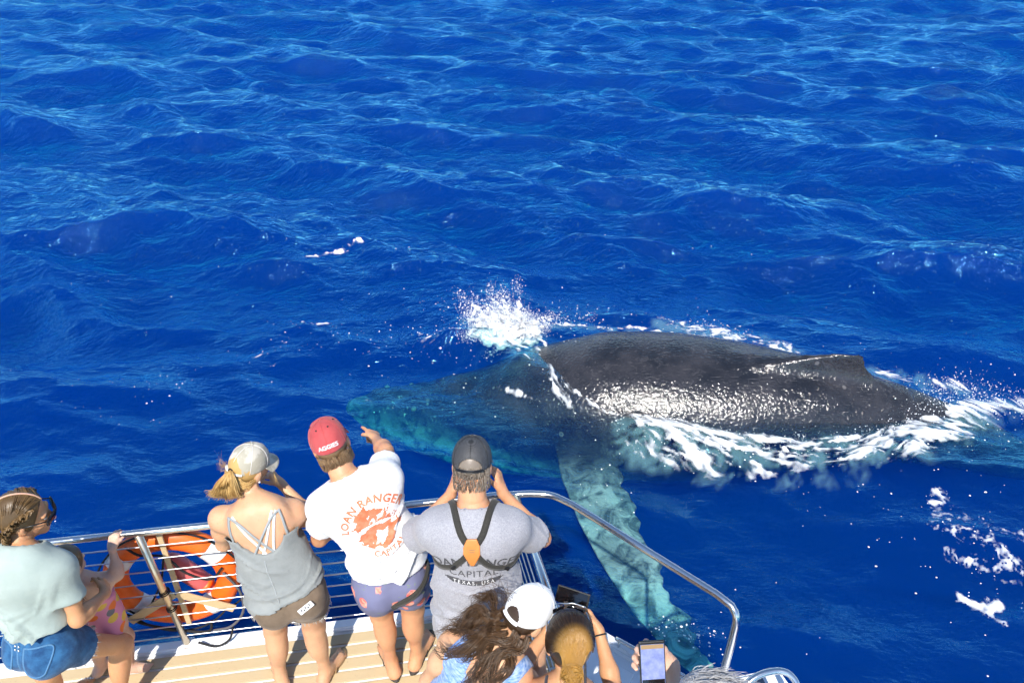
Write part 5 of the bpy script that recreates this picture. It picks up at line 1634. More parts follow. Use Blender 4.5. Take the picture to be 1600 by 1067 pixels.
# ================================================================== 2  child between the girl and the railing
def child():
    J = dict(head=(-2.19, 2.36, 1.08), neck=(-2.20, 2.37, .945), shL=(-2.30, 2.36, .88), shR=(-2.13, 2.40, .88), elL=(-2.36, 2.42, .72), wrL=(-2.30, 2.50, .62), elR=(-2.035, 2.452, .895), wrR=(-2.052, 2.512, 1.03),
             waist=(-2.20, 2.40, .72), pel=(-2.205, 2.41, .58), knL=(-2.33, 2.47, .31), anL=(-2.40, 2.475, .065), toeL=(-2.37, 2.60, .02), knR=(-2.19, 2.49, .31), anR=(-2.225, 2.47, .065), toeR=(-2.12, 2.485, .02))
    b = dict(hip=.108, waist=.095, chest=.104, depth=.078, sh=.034, arm=.030, leg=.058, neck=.034, hipjoint=.052, hand=.68, foot=.70)
    P = Person(J, b, M['skin_d'], 'barefoot child in pink fruit-print swimsuit gripping the rail beside the girl', (head_basis(10, 18, 0),), .88,
               hands=dict(L=dict(d=(.2, .6, -.4), palm=(0, .3, .9), side=1), R=dict(d=(0, .75, .55), palm=(0, .5, -.8), side=-1, curl=(28, 40, 30), spread=7)), group=GRP)
    prims = [(inflate(p, .010), k) for p, k in P.torso]
    cuts = [(P.J['neck'] - P.Ru[:, 2] * .05, P.Ru[:, 2])]
    subs = [(cap(P.J['sh' + s] + P.Ru[:, 2] * .02, P.J['sh' + s] + P.Ru[:, 0] * g * .08 - P.Ru[:, 2] * .01, .055, .07), .01) for s, g in (('L', -1), ('R', 1))] + \
           [(cap(P.J['hip' + s] - V3(0, 0, .035), P.J['hip' + s] + P.Ru[:, 0] * g * .1 - V3(0, 0, .06), .062, .075), .01) for s, g in (('L', -1), ('R', 1))]
    cloth('swimsuit', P, prims, M['swimsuit'], cuts, subs, .008, .002, 20, None, [(P.J['neck'] - P.Ru[:, 2] * .05, P.Ru[:, 2])])
    H = Hair(); V, F = scalp(P, .012, ((0, .055, .045), (0, .9, -.25)), -.08); H.solid(V, F, .3)
    for k in range(10):
        a = -1.0 + .22 * k
        H.strands(bundle([P.hp(math.sin(a) * .05, -.05, .10), P.hp(math.sin(a) * .09, -.10 * math.cos(a), .02), P.hp(math.sin(a) * .10, -.10 * math.cos(a), -.08), P.hp(math.sin(a) * .12 + .03, -.09, -.19)], 40, .012, .022, .014, k, 10, .01), .0016, k)
    H.build(M['hair_braid'], P.root)
child()

# ================================================================== 3  woman with ponytail through a cap
def woman_cap():
    J = dict(head=(-1.275, 2.60, 1.515), neck=(-1.232, 2.495, 1.395), shL=(-1.42, 2.475, 1.285), shR=(-1.075, 2.515, 1.29), elL=(-1.50, 2.56, 1.005), wrL=(-1.345, 2.735, 1.065), elR=(-1.045, 2.66, 1.075), wrR=(-1.215, 2.775, 1.215),
             waist=(-1.19, 2.42, 1.075), pel=(-1.135, 2.36, .905), knL=(-1.29, 2.42, .475), anL=(-1.325, 2.395, .088), toeL=(-1.405, 2.535, .02), knR=(-1.085, 2.44, .48), anR=(-1.075, 2.43, .088), toeR=(-1.015, 2.585, .02))
    b = dict(WOM); b.update(hip=.168, waist=.142, chest=.146, sh=.050, arm=.044, leg=.086)
    P = Person(J, b, M['skin_a'], 'woman in pale camouflage cap with blonde ponytail and grey strappy tank top', (head_basis(32, 20, 6),), .97,
               hands=dict(L=dict(d=(.55, .7, .25), palm=(0, .3, -.9), side=-1, curl=(35, 45, 30)), R=dict(d=(-.45, .15, .55), palm=(-.5, -.1, -.3), side=1, curl=(45, 55, 40))), group=GRP)
    Ru = P.Ru
    # tank: body below a scooped back, armholes cut away
    prims = [(inflate(p, .013), k + .01) for p, k in P.torso]
    hem = P.J['pel'] - P.Rp[:, 2] * .015
    prims.append((cap(P.J['waist'], hem - P.Rp[:, 2] * .05, b['waist'] + .018, b['hip'] + .022, P.Rp[:, 1], .70), .08))
    cuts = [(hem, -P.Rp[:, 2] + P.Rp[:, 0] * .10)]
    ch = P.J['waist'] + (P.J['neck'] - P.J['waist']) * .52
    subs = [(cap(ch + Ru[:, 2] * .035 - Ru[:, 1] * .30, ch + Ru[:, 2] * .02 + Ru[:, 1] * .04, .115, .10), .01), (cap(ch + Ru[:, 2] * .16 - Ru[:, 1] * .3, ch + Ru[:, 2] * .16 + Ru[:, 1] * .3, .14, .14), .01)]
    cuts.append((ch + Ru[:, 2] * .012, Ru[:, 2]))
    for s, g in (('L', -1), ('R', 1)): subs.append((cap(P.J['sh' + s] + Ru[:, 2] * .09 + Ru[:, 0] * g * .01, P.J['sh' + s] + Ru[:, 0] * g * .035 - Ru[:, 2] * .06, .062, .075), .01))
    top, tb, _, _ = cloth('tank_top', P, prims, M['tank_grey'], cuts, subs, .0095, .005, 13,
                          [((-.35, .1, 1), 62, .022, (-1.05, 2.34, 1.10), .17, 4), ((.5, .1, 1), 56, .018, (-1.28, 2.33, 1.05), .17, 6), ((-.2, 0, 1), 50, .016, (-1.14, 2.27, .95), .2, 8)])
    rear = Ru[:, 1]
    tp = lambda x, z: ch + Ru[:, 0] * x + Ru[:, 2] * z - Ru[:, 1] * .10
    for nm, mt, segs in (('grey_strap', 'strap_grey', [((-.125, .15), (-.06, .09), (.0, .0), (.045, -.075)), ((.115, .15), (.06, .09), (0, -.0), (-.045, -.075)), ((-.118, .15), (-.128, .08), (-.130, -.01)), ((.112, .15), (.122, .08), (.124, -.01))]),
                         ('white_strap', 'strap_white', [((-.105, .15), (-.06, .06), (-.015, -.03), (.012, -.09)), ((.085, .15), (.05, .05), (.0, -.07), (-.02, -.09)), ((.10, .15), (.075, .05), (.05, -.05), (.045, -.09))])):
        for sg in segs:
            ribbon(nm, [tp(*p) for p in sg], .011, P.bvh, M[mt], top, [rear * .8 - Ru[:, 2] * .6] + [rear] * (len(sg) - 1), .003 if 'white' in nm else .006, 30, .002)
    ribbon('centre_seam', [ch - Ru[:, 2] * .10 - Ru[:, 1] * .1, P.J['waist'] - Ru[:, 1] * .1, P.J['pel'] - Ru[:, 1] * .1 + Ru[:, 2] * .0], .005, tb, M['strap_grey'], top, [rear] * 3, .001, 40, .0015)
    sh, lids = shorts(P, M['shorts_khaki'], 'shorts', top=.09, length=.31, flare=.030, amp=.006)
    fringe(P, lids, M['fray'], sh, 120, .014)
    q, n = on_surface(sh[1], P.J['pel'] + P.Rp[:, 0] * .10 - P.Rp[:, 2] * .058, P.Rp[:, 1], .004)
    fr = basis(P.Rp[:, 2] * .9 + P.Rp[:, 0] * -.35, P.Rp[:, 0])
    lb = bevel_box('pocket_label', q, (.085, .008, .030), M['strap_white'], sh[0], np.column_stack([fr[:, 0], fr[:, 1], fr[:, 2]]), .003)
    for k in range(5): bevel_box('label_print', q - n * -.0045 + fr[:, 0] * (-.024 + .012 * k) + fr[:, 2] * .004 * (-1) ** k, (.007, .002, .011), M['print_grey'], lb, fr, .001, 1)
    make_cap(P, (M['cap_camo'], M['cap_camo'], M['cap_camo'], M['cap_stripe']), rear=.62, lift=.004)
    # ponytail and loose hair
    H = Hair(); V, F = scalp(P, .007, ((0, .02, .02), (0, 1, -.2)), -.085); H.solid(V, F, .35)
    k0 = P.hp(0, -.115, .012)
    for k in range(11):
        a = (k - 5) * .15
        sx = math.sin(a) * 1.0
        G = [k0, k0 + V3(.02 * sx, -.035, .006), k0 + V3(.055 * sx - .012, -.056, -.035), k0 + V3(.075 * sx - .022, -.058, -.085), k0 + V3(.105 * sx - .035, -.040, -.130 + .05 * abs(sx)), k0 + V3(.125 * sx - .05, -.03, -.165 + .06 * abs(sx))]
        H.strands(bundle(G, 64, .009, .019, .010, k, 12, .005, 1.2, .0018, .3), .0016, 20 + k)
    r = np.random.default_rng(9)
    side = [catmull([P.hp(.075 * g, -.02 + r.normal() * .02, -.02), P.hp(.082 * g, -.06, -.045 + r.normal() * .012), P.hp(.055 * g, -.10, -.035 + r.normal() * .015), k0], 8) for g in (-1, 1) for _ in range(60)]
    H.strands(np.array(side), .0016, 31)
    fly = [catmull([P.hp(-.07 + r.normal() * .02, -.07, -.02), P.hp(-.105 + r.normal() * .015, -.08, -.02 + r.normal() * .02), P.hp(-.135 + r.normal() * .02, -.07, -.03 + r.normal() * .03)], 7) for _ in range(30)]
    fly += [catmull([P.hp(.07, .06, 0), P.hp(.085, .09, -.03), P.hp(.09 + r.normal() * .02, .10, -.09)], 7) for _ in range(20)]
    H.strands(np.array(fly), .0005, 33)
    H.build(M['hair_blonde'], P.root)
    tube('hair_tie', [k0 + P.R @ (.014 * V3(math.cos(t), -.2, math.sin(t))) for t in np.linspace(0, 6.283, 16)], .004, M['rope'], P.root, 6)
    v, t3, q = ball_vf(P.hp(.083, .0, -.047), .005, 10, 6); B = Bag(); B.add(v, t3, q); link('earring', B.mesh('earring'), M['strap_white'], P.root)
    for s in 'LR': sandal(P, s, M['sandal_tan'], M['sandal_tan'])
    return P
woman_cap()

# ================================================================== 4  man in red cap pointing
def man_red():
    J = dict(head=(-.86, 2.595, 1.665), neck=(-.785, 2.49, 1.535), shL=(-.905, 2.455, 1.375), shR=(-.605, 2.545, 1.485), elL=(-.985, 2.53, 1.08), wrL=(-.86, 2.745, 1.075), elR=(-.655, 2.815, 1.415), wrR=(-.748, 3.02, 1.315),
             waist=(-.625, 2.425, 1.175), pel=(-.617, 2.40, .975), knL=(-.715, 2.48, .53), anL=(-.70, 2.475, .09), toeL=(-.785, 2.645, .02), knR=(-.545, 2.50, .54), anR=(-.56, 2.525, .09), toeR=(-.50, 2.705, .02))
    b = dict(MAN); b.update(waist=.150, chest=.160)
    P = Person(J, b, M['skin_b'], 'man in red cap and white printed tee pointing over the railing', (head_basis(-16, 16, -12),), 1.02,
               hands=dict(L=dict(d=(.4, .75, .1), palm=(0, .3, -.9), side=-1, curl=(40, 50, 30)), R=dict(d=(-.35, .85, -.2), palm=(-.5, -.1, -.85), side=1, curl=(75, 80, 45), straight=(0,), thumb=20)), group=GRP)
    Ru = P.Ru
    sh, sb, _, _ = tee(P, M['tee_white'], 'tee_shirt', hem=.065, loose=.014, sleeve=.58, sr=.074, amp=.006,
                       folds=[((-.6, .1, 1), 58, .026, (-.56, 2.32, 1.10), .17, 3), ((-.7, .1, .9), 66, .020, (-.50, 2.42, 1.28), .13, 6), ((.4, .1, 1), 52, .018, (-.77, 2.32, 1.12), .15, 8), ((.9, 0, .4), 60, .014, (-.9, 2.4, 1.25), .12, 9)])
    c = P.J['waist'] + (P.J['neck'] - P.J['waist']) * .44 + Ru[:, 0] * .045
    def art(x, y):
        p = np.array([[x * 1.0, y * 1.0, .3]])
        x, y = x / 1.2, y / 1.2
        r = math.hypot(x / .088, y / .105)
        n = wob(p, 60, 5, 3)[0]
        if r > 1 + .22 * n: return False
        if x > .03 and y > -.02 and (x - .03) * 1.2 > .05 - .6 * abs(y - .02) and n < .35: return False      # pale slash on the right
        if abs(math.hypot((x + .012) / .055, (y - .0) / .018) - 1) < .35 and y > 0: return False              # pale hat brim
        if math.hypot((x + .018) / .03, (y + .045) / .032) < 1 and n > -.05: return False                      # pale face patch
        if n > .52: return False
        return True
    patch_on('shirt_art', sb, c, Ru[:, 0], Ru[:, 2], art, .29, .31, .0055, M['print_rust'], sh)
    text_on('shirt_lettering', 'LOAN RANGER', sb, c + Ru[:, 2] * .128, Ru[:, 0], Ru[:, 2], .047, M['print_rust'], sh, arc=.132, spacing=1.12, bold=.0016)
    text_on('shirt_lettering', 'CAPITAL', sb, c - Ru[:, 2] * .158, Ru[:, 0], Ru[:, 2], .042, M['print_rust'], sh, arc=-.155, spacing=1.1, bold=.0013)
    so, lids = shorts(P, M['shorts_floral'], 'swim_shorts', top=.12, length=.50, flare=.026, amp=.006)
    ribbon('belt_bag_strap', [P.J['pel'] + P.Rp[:, 0] * -.02 - P.Rp[:, 2] * .085 - P.Rp[:, 1] * .1, P.J['pel'] + P.Rp[:, 0] * .09 - P.Rp[:, 2] * .035 - P.Rp[:, 1] * .1, P.J['pel'] + P.Rp[:, 0] * .19 + P.Rp[:, 2] * .03], .032, so[1], M['web'], P.root, [P.Rp[:, 1], P.Rp[:, 1], -P.Rp[:, 0]], .012, 24, .004)
    cp, cb, pt, Rc, Cc = make_cap(P, (M['cap_red'],) * 3 + (M['cap_red'],), rear=0, lift=.006, size=1.02)
    q0 = pt(-math.pi / 2, 1.50)
    text_on('cap_lettering', 'AGGIES', cb, q0, Rc @ V3(1, 0, 0), Rc @ unit(V3(0, .22, 1)), .027, M['print_white'], cp, off=.003, bold=.0006)
    for k in range(4):
        a = -math.pi / 2 + (k - 1.5) * 1.05
        q = pt(a, .62, .0008); B = Bag(); B.add(*ball_vf(q, V3(.0045, .0045, .0045), 8, 6)); link('eyelet', B.mesh('eyelet'), M['rubber'], cp)
    H = Hair(); V, F = scalp(P, .004, ((0, .02, .01), (0, 1, -.2)), -.088); H.solid(V, F, .4)
    r = np.random.default_rng(12); ps = []
    for k in range(900):
        a = r.uniform(-1.75, 1.75); z = r.uniform(-.082, -.012); x = math.sin(a) * .078; y = -.018 - math.cos(a) * .094 + max(0, -z - .04) * .45
        ps.append(catmull([P.hp(x, y, z), P.hp(x * 1.03, y * 1.02, z - .012), P.hp(x * 1.02, y * 1.01 + .002, z - .024)], 4))
    H.strands(np.array(ps), .0015, 13); H.build(M['hair_short'], P.root)
    for s in 'LR': sandal(P, s, M['sandal_sole'], M['rubber'])
    # small red pouch clipped at the left hip
    pb = empty('hip_pouch', (-.79, 2.43, .98)); pb.parent = P.root; pb.location = Vector((-.79, 2.43, .98)) - Vector(P.root.location)
    bevel_box('pouch_body', (-.80, 2.47, 1.02), (.05, .06, .085), M['cap_red'], pb, rot('Y', 12), .012, 3)
    bevel_box('pouch_clip', (-.795, 2.455, 1.075), (.03, .04, .03), M['black'], pb, rot('Y', 12), .006, 2)
    return P
man_red()

# ================================================================== 5  man with binoculars and harness
def man_grey():
    J = dict(head=(-.18, 2.415, 1.70), neck=(-.174, 2.30, 1.565), shL=(-.350, 2.275, 1.44), shR=(.004, 2.275, 1.45), elL=(-.490, 2.42, 1.215), wrL=(-.290, 2.475, 1.455), elR=(.148, 2.41, 1.22), wrR=(-.045, 2.475, 1.465),
             waist=(-.168, 2.215, 1.15), pel=(-.170, 2.20, .93), knL=(-.265, 2.22, .50), anL=(-.275, 2.16, .09), toeL=(-.31, 2.33, .02), knR=(-.08, 2.22, .50), anR=(-.065, 2.15, .09), toeR=(-.03, 2.32, .02))
    b = dict(MAN); b.update(hip=.172, waist=.172, chest=.165, depth=.126, sh=.053, belly=1.05, neck=.062)
    P = Person(J, b, M['skin_b'], 'man in mesh-backed cap and grey tee with crossed harness looking through binoculars', (head_basis(2, 26, 0),), 1.04,
               hands=dict(L=dict(d=(.22, .45, .75), palm=(.9, .1, -.3), side=-1, curl=(22, 38, 30), spread=7), R=dict(d=(-.22, .45, .75), palm=(-.9, .1, -.3), side=1, curl=(22, 38, 30), spread=7)), group=GRP)
    Ru = P.Ru
    sh, sb, _, _ = tee(P, M['tee_heather'], 'tee_shirt', hem=-.10, loose=.015, sleeve=.70, sr=.079, amp=.006, neck_r=.080,
                       folds=[((.1, .1, 1), 60, .022, (-.17, 2.08, 1.0), .2, 4), ((.8, .1, .8), 60, .024, (.02, 2.12, 1.10), .15, 6), ((-.8, .1, .8), 60, .018, (-.36, 2.12, 1.08), .14, 9), ((.6, .5, .2), 66, .007, (.1, 2.35, 1.32), .1, 11), ((.6, .5, -.2), 66, .007, (-.44, 2.35, 1.32), .1, 12)])
    shorts(P, M['jeans_light'], 'jeans', top=.05, length=1.62, flare=.012, amp=.005)
    c = P.J['waist'] + (P.J['neck'] - P.J['waist']) * .50
    X, Z, Fd = Ru[:, 0], Ru[:, 2], Ru[:, 1]
    text_on('shirt_lettering', 'LOAN RANGER', sb, c + Z * .006, X, Z, .060, M['print_grey'], sh, arc=.40, bold=.0012, spacing=1.03)
    text_on('shirt_lettering', 'CAPITAL', sb, c - Z * .062, X, Z, .052, M['print_grey'], sh, spacing=1.1)
    patch_on('shirt_banner', sb, c - Z * .092, X, Z, lambda x, y: abs(y + .010 * math.cos(x * 14) - .006) < .0125 - max(0, abs(x) - .10) * .35, .29, .06, .005, M['print_grey'], sh, .002)
    text_on('shirt_lettering', 'TEXAS, USA', sb, c - Z * .101, X, Z, .025, M['print_white'], sh, spacing=1.45, off=.0045)
    # binocular harness: four webbing straps meeting in a leather patch
    hub = c + Z * .088
    hs = empty('harness', tuple(hub)); hs.parent = P.root; hs.location = Vector(hub) - Vector(P.root.location)
    for g in (-1, 1):
        ribbon('shoulder_strap', [hub + X * .012 * g + Z * .015 - Fd * .1, hub + X * .05 * g + Z * .07 - Fd * .08, hub + X * .092 * g + Z * .135, hub + X * .105 * g + Z * .155 + Fd * .06, hub + X * .11 * g + Z * .10 + Fd * .22], .030, sb, M['web'], hs,
               [Fd, Fd, Fd * .5 - Z, -Z, -Fd - Z * .3], .004, 40, .003)
        ribbon('side_strap', [hub + X * .012 * g - Z * .02 - Fd * .1, hub + X * .07 * g - Z * .085 - Fd * .1, hub + X * .135 * g - Z * .125 - Fd * .1, hub + X * .178 * g - Z * .145 - Fd * .03, hub + X * .195 * g - Z * .15 + Fd * .06], .027, sb, M['web'], hs, None, .004, 40, .003)
        q, n = on_surface(sb, hub + X * (.082 if g < 0 else .14) * g - Z * (.095 if g < 0 else .128), Fd, .006)
        bevel_box('slider_buckle', q, (.034, .010, .018), M['black'], hs, np.column_stack([X, Fd, Z]) @ rot('Y', 45 * g if g < 0 else 25), .003)
    def leaf(x, y): return abs(x) < .037 * (1 - .45 * max(0, y / .05) ** 2) - max(0, -y - .012) * .50 and y > -.070 and y < .048
    lp = patch_on('leather_patch', sb, hub, X, Z, leaf, .09, .15, .004, M['tan_leather'], hs, .010)
    md = lp.modifiers.new('thick', 'SOLIDIFY'); md.thickness = .008; md.offset = 0
    for k in range(2): bevel_box('patch_stamp', on_surface(sb, hub + Z * (.006 - .010 * k), Fd, .0155)[0], (.026 - .004 * k, .002, .004), M['sandal_tan'], hs, np.column_stack([X, Fd, Z]), .0005, 1)
    cp, cb, pt, Rc, Cc = make_cap(P, (M['cap_grey'], M['cap_mesh'], M['cap_grey'], M['black']), rear=.62, lift=.004, size=1.02)
    H = Hair(); V, F = scalp(P, .004, ((0, .02, .01), (0, 1, -.2)), -.088); H.solid(V, F, .35)
    r = np.random.default_rng(14); ps = []
    for k in range(900):
        a = r.uniform(-1.75, 1.75); z = r.uniform(-.082, .03); x = math.sin(a) * .078; y = -.018 - math.cos(a) * .095 + max(0, -z - .04) * .45
        ps.append(catmull([P.hp(x, y, z), P.hp(x * 1.03, y * 1.02, z - .010), P.hp(x * 1.02, y * 1.01 + .002, z - .020)], 4))
    H.strands(np.array(ps), .0014, 15); H.build(M['hair_greying'], P.root)
    for s in 'LR': sandal(P, s, M['sandal_sole'], M['rubber'])
    # binoculars held to the eyes
    e = P.hp(0, .135, .0); bn = empty('binoculars', tuple(e), 'black binoculars held to the eyes of the man in the mesh cap', 'binoculars')
    for g in (-1, 1):
        ax = lambda y: P.hp(.032 * g, y, .004)
        tube('barrel', [ax(.100), ax(.125), ax(.13), ax(.17), ax(.20), ax(.235)], [.016, .017, .021, .022, .026, .028], M['black'], bn, 16)
        tube('objective_lens', [ax(.236), ax(.238)], .024, M['lens'], bn, 16)
    tube('hinge', [P.hp(0, .14, .01), P.hp(0, .20, .01)], .012, M['black'], bn, 10)
    return P
man_grey()

# ================================================================== 6  woman in white cap, wavy brown hair
def woman_white():
    J = dict(head=(.060, 1.765, 1.53), neck=(-.015, 1.715, 1.415), shL=(-.245, 1.765, 1.325), shR=(.020, 1.635, 1.325), elL=(-.355, 1.765, 1.07), wrL=(-.24, 1.93, 1.02), elR=(.10, 1.73, 1.075), wrR=(.13, 1.94, 1.05),
             waist=(-.205, 1.60, 1.09), pel=(-.215, 1.555, .915), knL=(-.30, 1.62, .48), anL=(-.31, 1.58, .09), toeL=(-.26, 1.74, .02), knR=(-.13, 1.58, .48), anR=(-.12, 1.53, .09), toeR=(-.03, 1.67, .02))
    b = dict(WOM); b.update(hip=.17, waist=.140, chest=.145, arm=.043)
    P = Person(J, b, M['skin_a'], 'woman in white cap with wavy brown hair and blue heather tank top', (head_basis(48, 30, 8),), .98,
               hands=dict(L=dict(d=(.4, .7, -.2), palm=(0, .3, -.9), side=-1), R=dict(d=(.1, .9, -.1), palm=(-.3, 0, -.9), side=-1)), group=GRP)
    Ru = P.Ru
    prims = [(inflate(p, .012), k + .01) for p, k in P.torso]
    hem = P.J['pel'] - P.Rp[:, 2] * .02
    prims.append((cap(P.J['waist'], hem - P.Rp[:, 2] * .05, b['waist'] + .016, b['hip'] + .018, P.Rp[:, 1], .70), .08))
    ch = P.J['waist'] + (P.J['neck'] - P.J['waist']) * .52
    subs = [(cap(ch + Ru[:, 2] * .165 - Ru[:, 1] * .3, ch + Ru[:, 2] * .17 + Ru[:, 1] * .3, .135, .135), .012)]
    for s, g in (('L', -1), ('R', 1)): subs.append((cap(P.J['sh' + s] + Ru[:, 2] * .08 + Ru[:, 0] * g * .03, P.J['sh' + s] + Ru[:, 0] * g * .045 - Ru[:, 2] * .09, .072, .085), .012))
    top, tb, _, _ = cloth('tank_top', P, prims, M['tank_blue'], [(hem, -P.Rp[:, 2])], subs, .0095, .005, 14, [((.5, .1, 1), 40, .010, ch - Ru[:, 1] * .1, .2, 4)])
    for g in (-1, 1):
        ribbon('shoulder_strap', [ch + Ru[:, 0] * .085 * g + Ru[:, 2] * .03 - Ru[:, 1] * .1, ch + Ru[:, 0] * .092 * g + Ru[:, 2] * .10 - Ru[:, 1] * .08, ch + Ru[:, 0] * .10 * g + Ru[:, 2] * .16, ch + Ru[:, 0] * .10 * g + Ru[:, 2] * .10 + Ru[:, 1] * .1], .045, P.bvh, M['tank_blue'], top,
               [Ru[:, 1], Ru[:, 1], Ru[:, 1] * .5 - Ru[:, 2], -Ru[:, 1]], .006, 24, .003)
    shorts(P, M['legs_dark'], 'shorts', top=.06, length=.4)
    cp, cb, pt, Rc, Cc = make_cap(P, (M['cap_white'],) * 3 + (M['cap_white'],), rear=.42, lift=.006, size=1.02)
    tube('brim_crescent', [pt(math.pi / 2 + a, 1.66, .003) for a in np.linspace(-1.2, 1.2, 24)], .005, M['crescent_blue'], cp, 8, .6)  # blue crescent strip along the front of the dome, above the brim
    H = Hair(); V, F = scalp(P, .006, ((0, .03, .0), (0, 1, -.1)), -.085); H.solid(V, F, .12)
    r = np.random.default_rng(16)
    n0 = P.J['neck']
    for k in range(13):          # long wavy locks blown back to the left over the shoulders
        f = k / 12; a = -1.5 + 3.0 * f
        s0 = P.hp(math.sin(a) * .078, -.018 - math.cos(a) * .088, r.uniform(-.06, -.02))
        L = r.uniform(.16, .27)
        dr = unit(V3(-.9 + .25 * r.normal(), .42 - 1.0 * f + .12 * r.normal(), -.30 - .35 * r.random()))
        e = s0 + dr * L
        sw = np.cross(dr, UP) * r.choice([-1, 1]) * r.uniform(.015, .032)
        m1 = s0 + dr * L * .22 + V3(-.01, 0, -.01) + sw; m2 = s0 + dr * L * .6 + V3(0, 0, .022) - sw
        tip = e + unit(dr + r.normal(size=3) * .5) * .055 + V3(0, 0, .012) + sw
        H.strands(bundle([s0, m1, m2, e, tip], 40, .010, .012, .005, 50 + k, 20, .017, 1.9, .0016, .30), .0018, 50 + k)
    fly = [catmull([P.hp(-.06 + r.normal() * .03, -.08, .02 + r.normal() * .04), P.hp(-.10, -.12, .06) + r.normal(size=3) * .03, P.hp(-.14, -.16, .05) + r.normal(size=3) * .05], 8) for _ in range(22)]
    H.strands(np.array(fly), .0007, 90); H.build(M['hair_brown'], P.root)
woman_white()

# ================================================================== 7  woman photographing, hair in a gold bun
def woman_bun():
    J = dict(head=(.214, 1.66, 1.50), neck=(.205, 1.585, 1.375), shL=(.075, 1.575, 1.275), shR=(.345, 1.545, 1.265), elL=(.02, 1.76, 1.13), wrL=(.16, 1.93, 1.19), elR=(.425, 1.715, 1.095), wrR=(.375, 1.915, 1.205),
             waist=(.215, 1.50, 1.03), pel=(.22, 1.47, .87), knL=(.14, 1.53, .46), anL=(.13, 1.48, .088), toeL=(.12, 1.64, .02), knR=(.31, 1.52, .46), anR=(.32, 1.46, .088), toeR=(.34, 1.62, .02))
    P = Person(J, dict(WOM), M['skin_c'], 'woman with dark hair turning gold in a bun, sunglasses on head, holding a phone', (head_basis(-8, 26, 6),), .99,
               hands=dict(L=dict(d=(.55, .25, .2), palm=(.1, .9, .3), side=1, curl=(25, 35, 25)), R=dict(d=(-.42, .72, .30), palm=(-.75, -.35, -.2), side=1, curl=(20, 34, 25), thumb=30)), group=GRP)
    Ru = P.Ru
    prims = [(inflate(p, .010), k) for p, k in P.torso]
    ch = P.J['waist'] + (P.J['neck'] - P.J['waist']) * .52
    subs = [(cap(ch + Ru[:, 2] * .13 - Ru[:, 1] * .3, ch + Ru[:, 2] * .13 + Ru[:, 1] * .3, .12, .12), .012)]
    for s, g in (('L', -1), ('R', 1)): subs.append((cap(P.J['sh' + s] + Ru[:, 2] * .08, P.J['sh' + s] + Ru[:, 0] * g * .05 - Ru[:, 2] * .08, .075, .085), .012))
    top = cloth('swim_top', P, prims, M['shirt_dark'], [(P.J['pel'] + P.Rp[:, 2] * .05, -P.Rp[:, 2])], subs, .010, .004, 14)
    for g in (-1, 1):
        ribbon('shoulder_strap', [ch + Ru[:, 0] * .085 * g + Ru[:, 2] * .0 - Ru[:, 1] * .1, ch + Ru[:, 0] * .08 * g + Ru[:, 2] * .09 - Ru[:, 1] * .08, ch + Ru[:, 0] * .07 * g + Ru[:, 2] * .17], .012, P.bvh, M['shirt_dark'], top[0], [Ru[:, 1], Ru[:, 1], -Ru[:, 2]], .004, 20, .002)
    shorts(P, M['denim'], 'shorts', top=.08, length=.4)
    H = Hair(); V, F = scalp(P, .013, ((0, .062, .05), (0, .9, -.3)), -.08)
    loc = (V - P.H) @ P.R
    H.solid(V, F, .15, np.clip(-.55 * (loc[:, 1] + .05) * 8 - (loc[:, 2] - .01) * 4, 0, .9) * .9)
    r = np.random.default_rng(22)
    bun = P.hp(-.012, -.125, -.035)
    ps = []
    for k in range(2000):
        a = r.uniform(-2.15, 2.15); y0 = r.uniform(-.02, .068)
        rr = math.sqrt(max(.02, 1 - ((y0 + .018) / .110) ** 2))
        s0 = P.hp(math.sin(a) * .090 * rr, y0, .022 + math.cos(a) * .114 * rr)
        sp = lambda aa, yy, gr=1.0: P.hp(math.sin(aa) * .092 * gr * math.sqrt(max(.02, 1 - ((yy + .018) / .112) ** 2)), yy, .024 + math.cos(aa) * .116 * gr * math.sqrt(max(.02, 1 - ((yy + .018) / .112) ** 2)))
        a2 = a * .9
        ps.append(catmull([s0, sp(a2, -.02, r.uniform(.985, 1.02)), sp(a2 * .95, -.066, r.uniform(.985, 1.02)), sp(a2 * .8, -.105, r.uniform(.98, 1.03)), bun + r.normal(size=3) * .012], 14))
    H.strands(np.array(ps), .0019, 23)
    for k in range(16):          # the bun: loops of pale gold hair, always the tip colour
        t0 = r.random() * 6.283; nrm = unit(r.normal(size=3)); u = unit(np.cross(nrm, V3(0, 0, 1))); w = np.cross(nrm, u)
        R0 = r.uniform(.020, .036)
        G = [bun + P.R @ V3(0, -.012, -.006) + R0 * (math.cos(t0 + t) * u + math.sin(t0 + t) * w) for t in np.linspace(0, 5.6, 7)]
        pth = bundle(G, 26, .006, .009, .006, 300 + k, 14, .002, 1, .002)
        v, q, tn, al = strand_mesh(pth, np.full(len(pth), .0019), 300 + k); H.solid(v, q, tn, np.full(len(v), .85))
    fly = [catmull([P.hp(r.normal() * .06, r.uniform(-.02, .05), .118), P.hp(r.normal() * .06, -.03, .145 + r.random() * .004), P.hp(r.normal() * .08, -.08, .125 + r.normal() * .01)], 8) for _ in range(16)]
    H.build(M['hair_ombre'], P.root)
    g = empty('sunglasses', tuple(P.hp(0, .06, .1))); g.parent = P.root; g.location = Vector(P.hp(0, .06, .1)) - Vector(P.root.location)
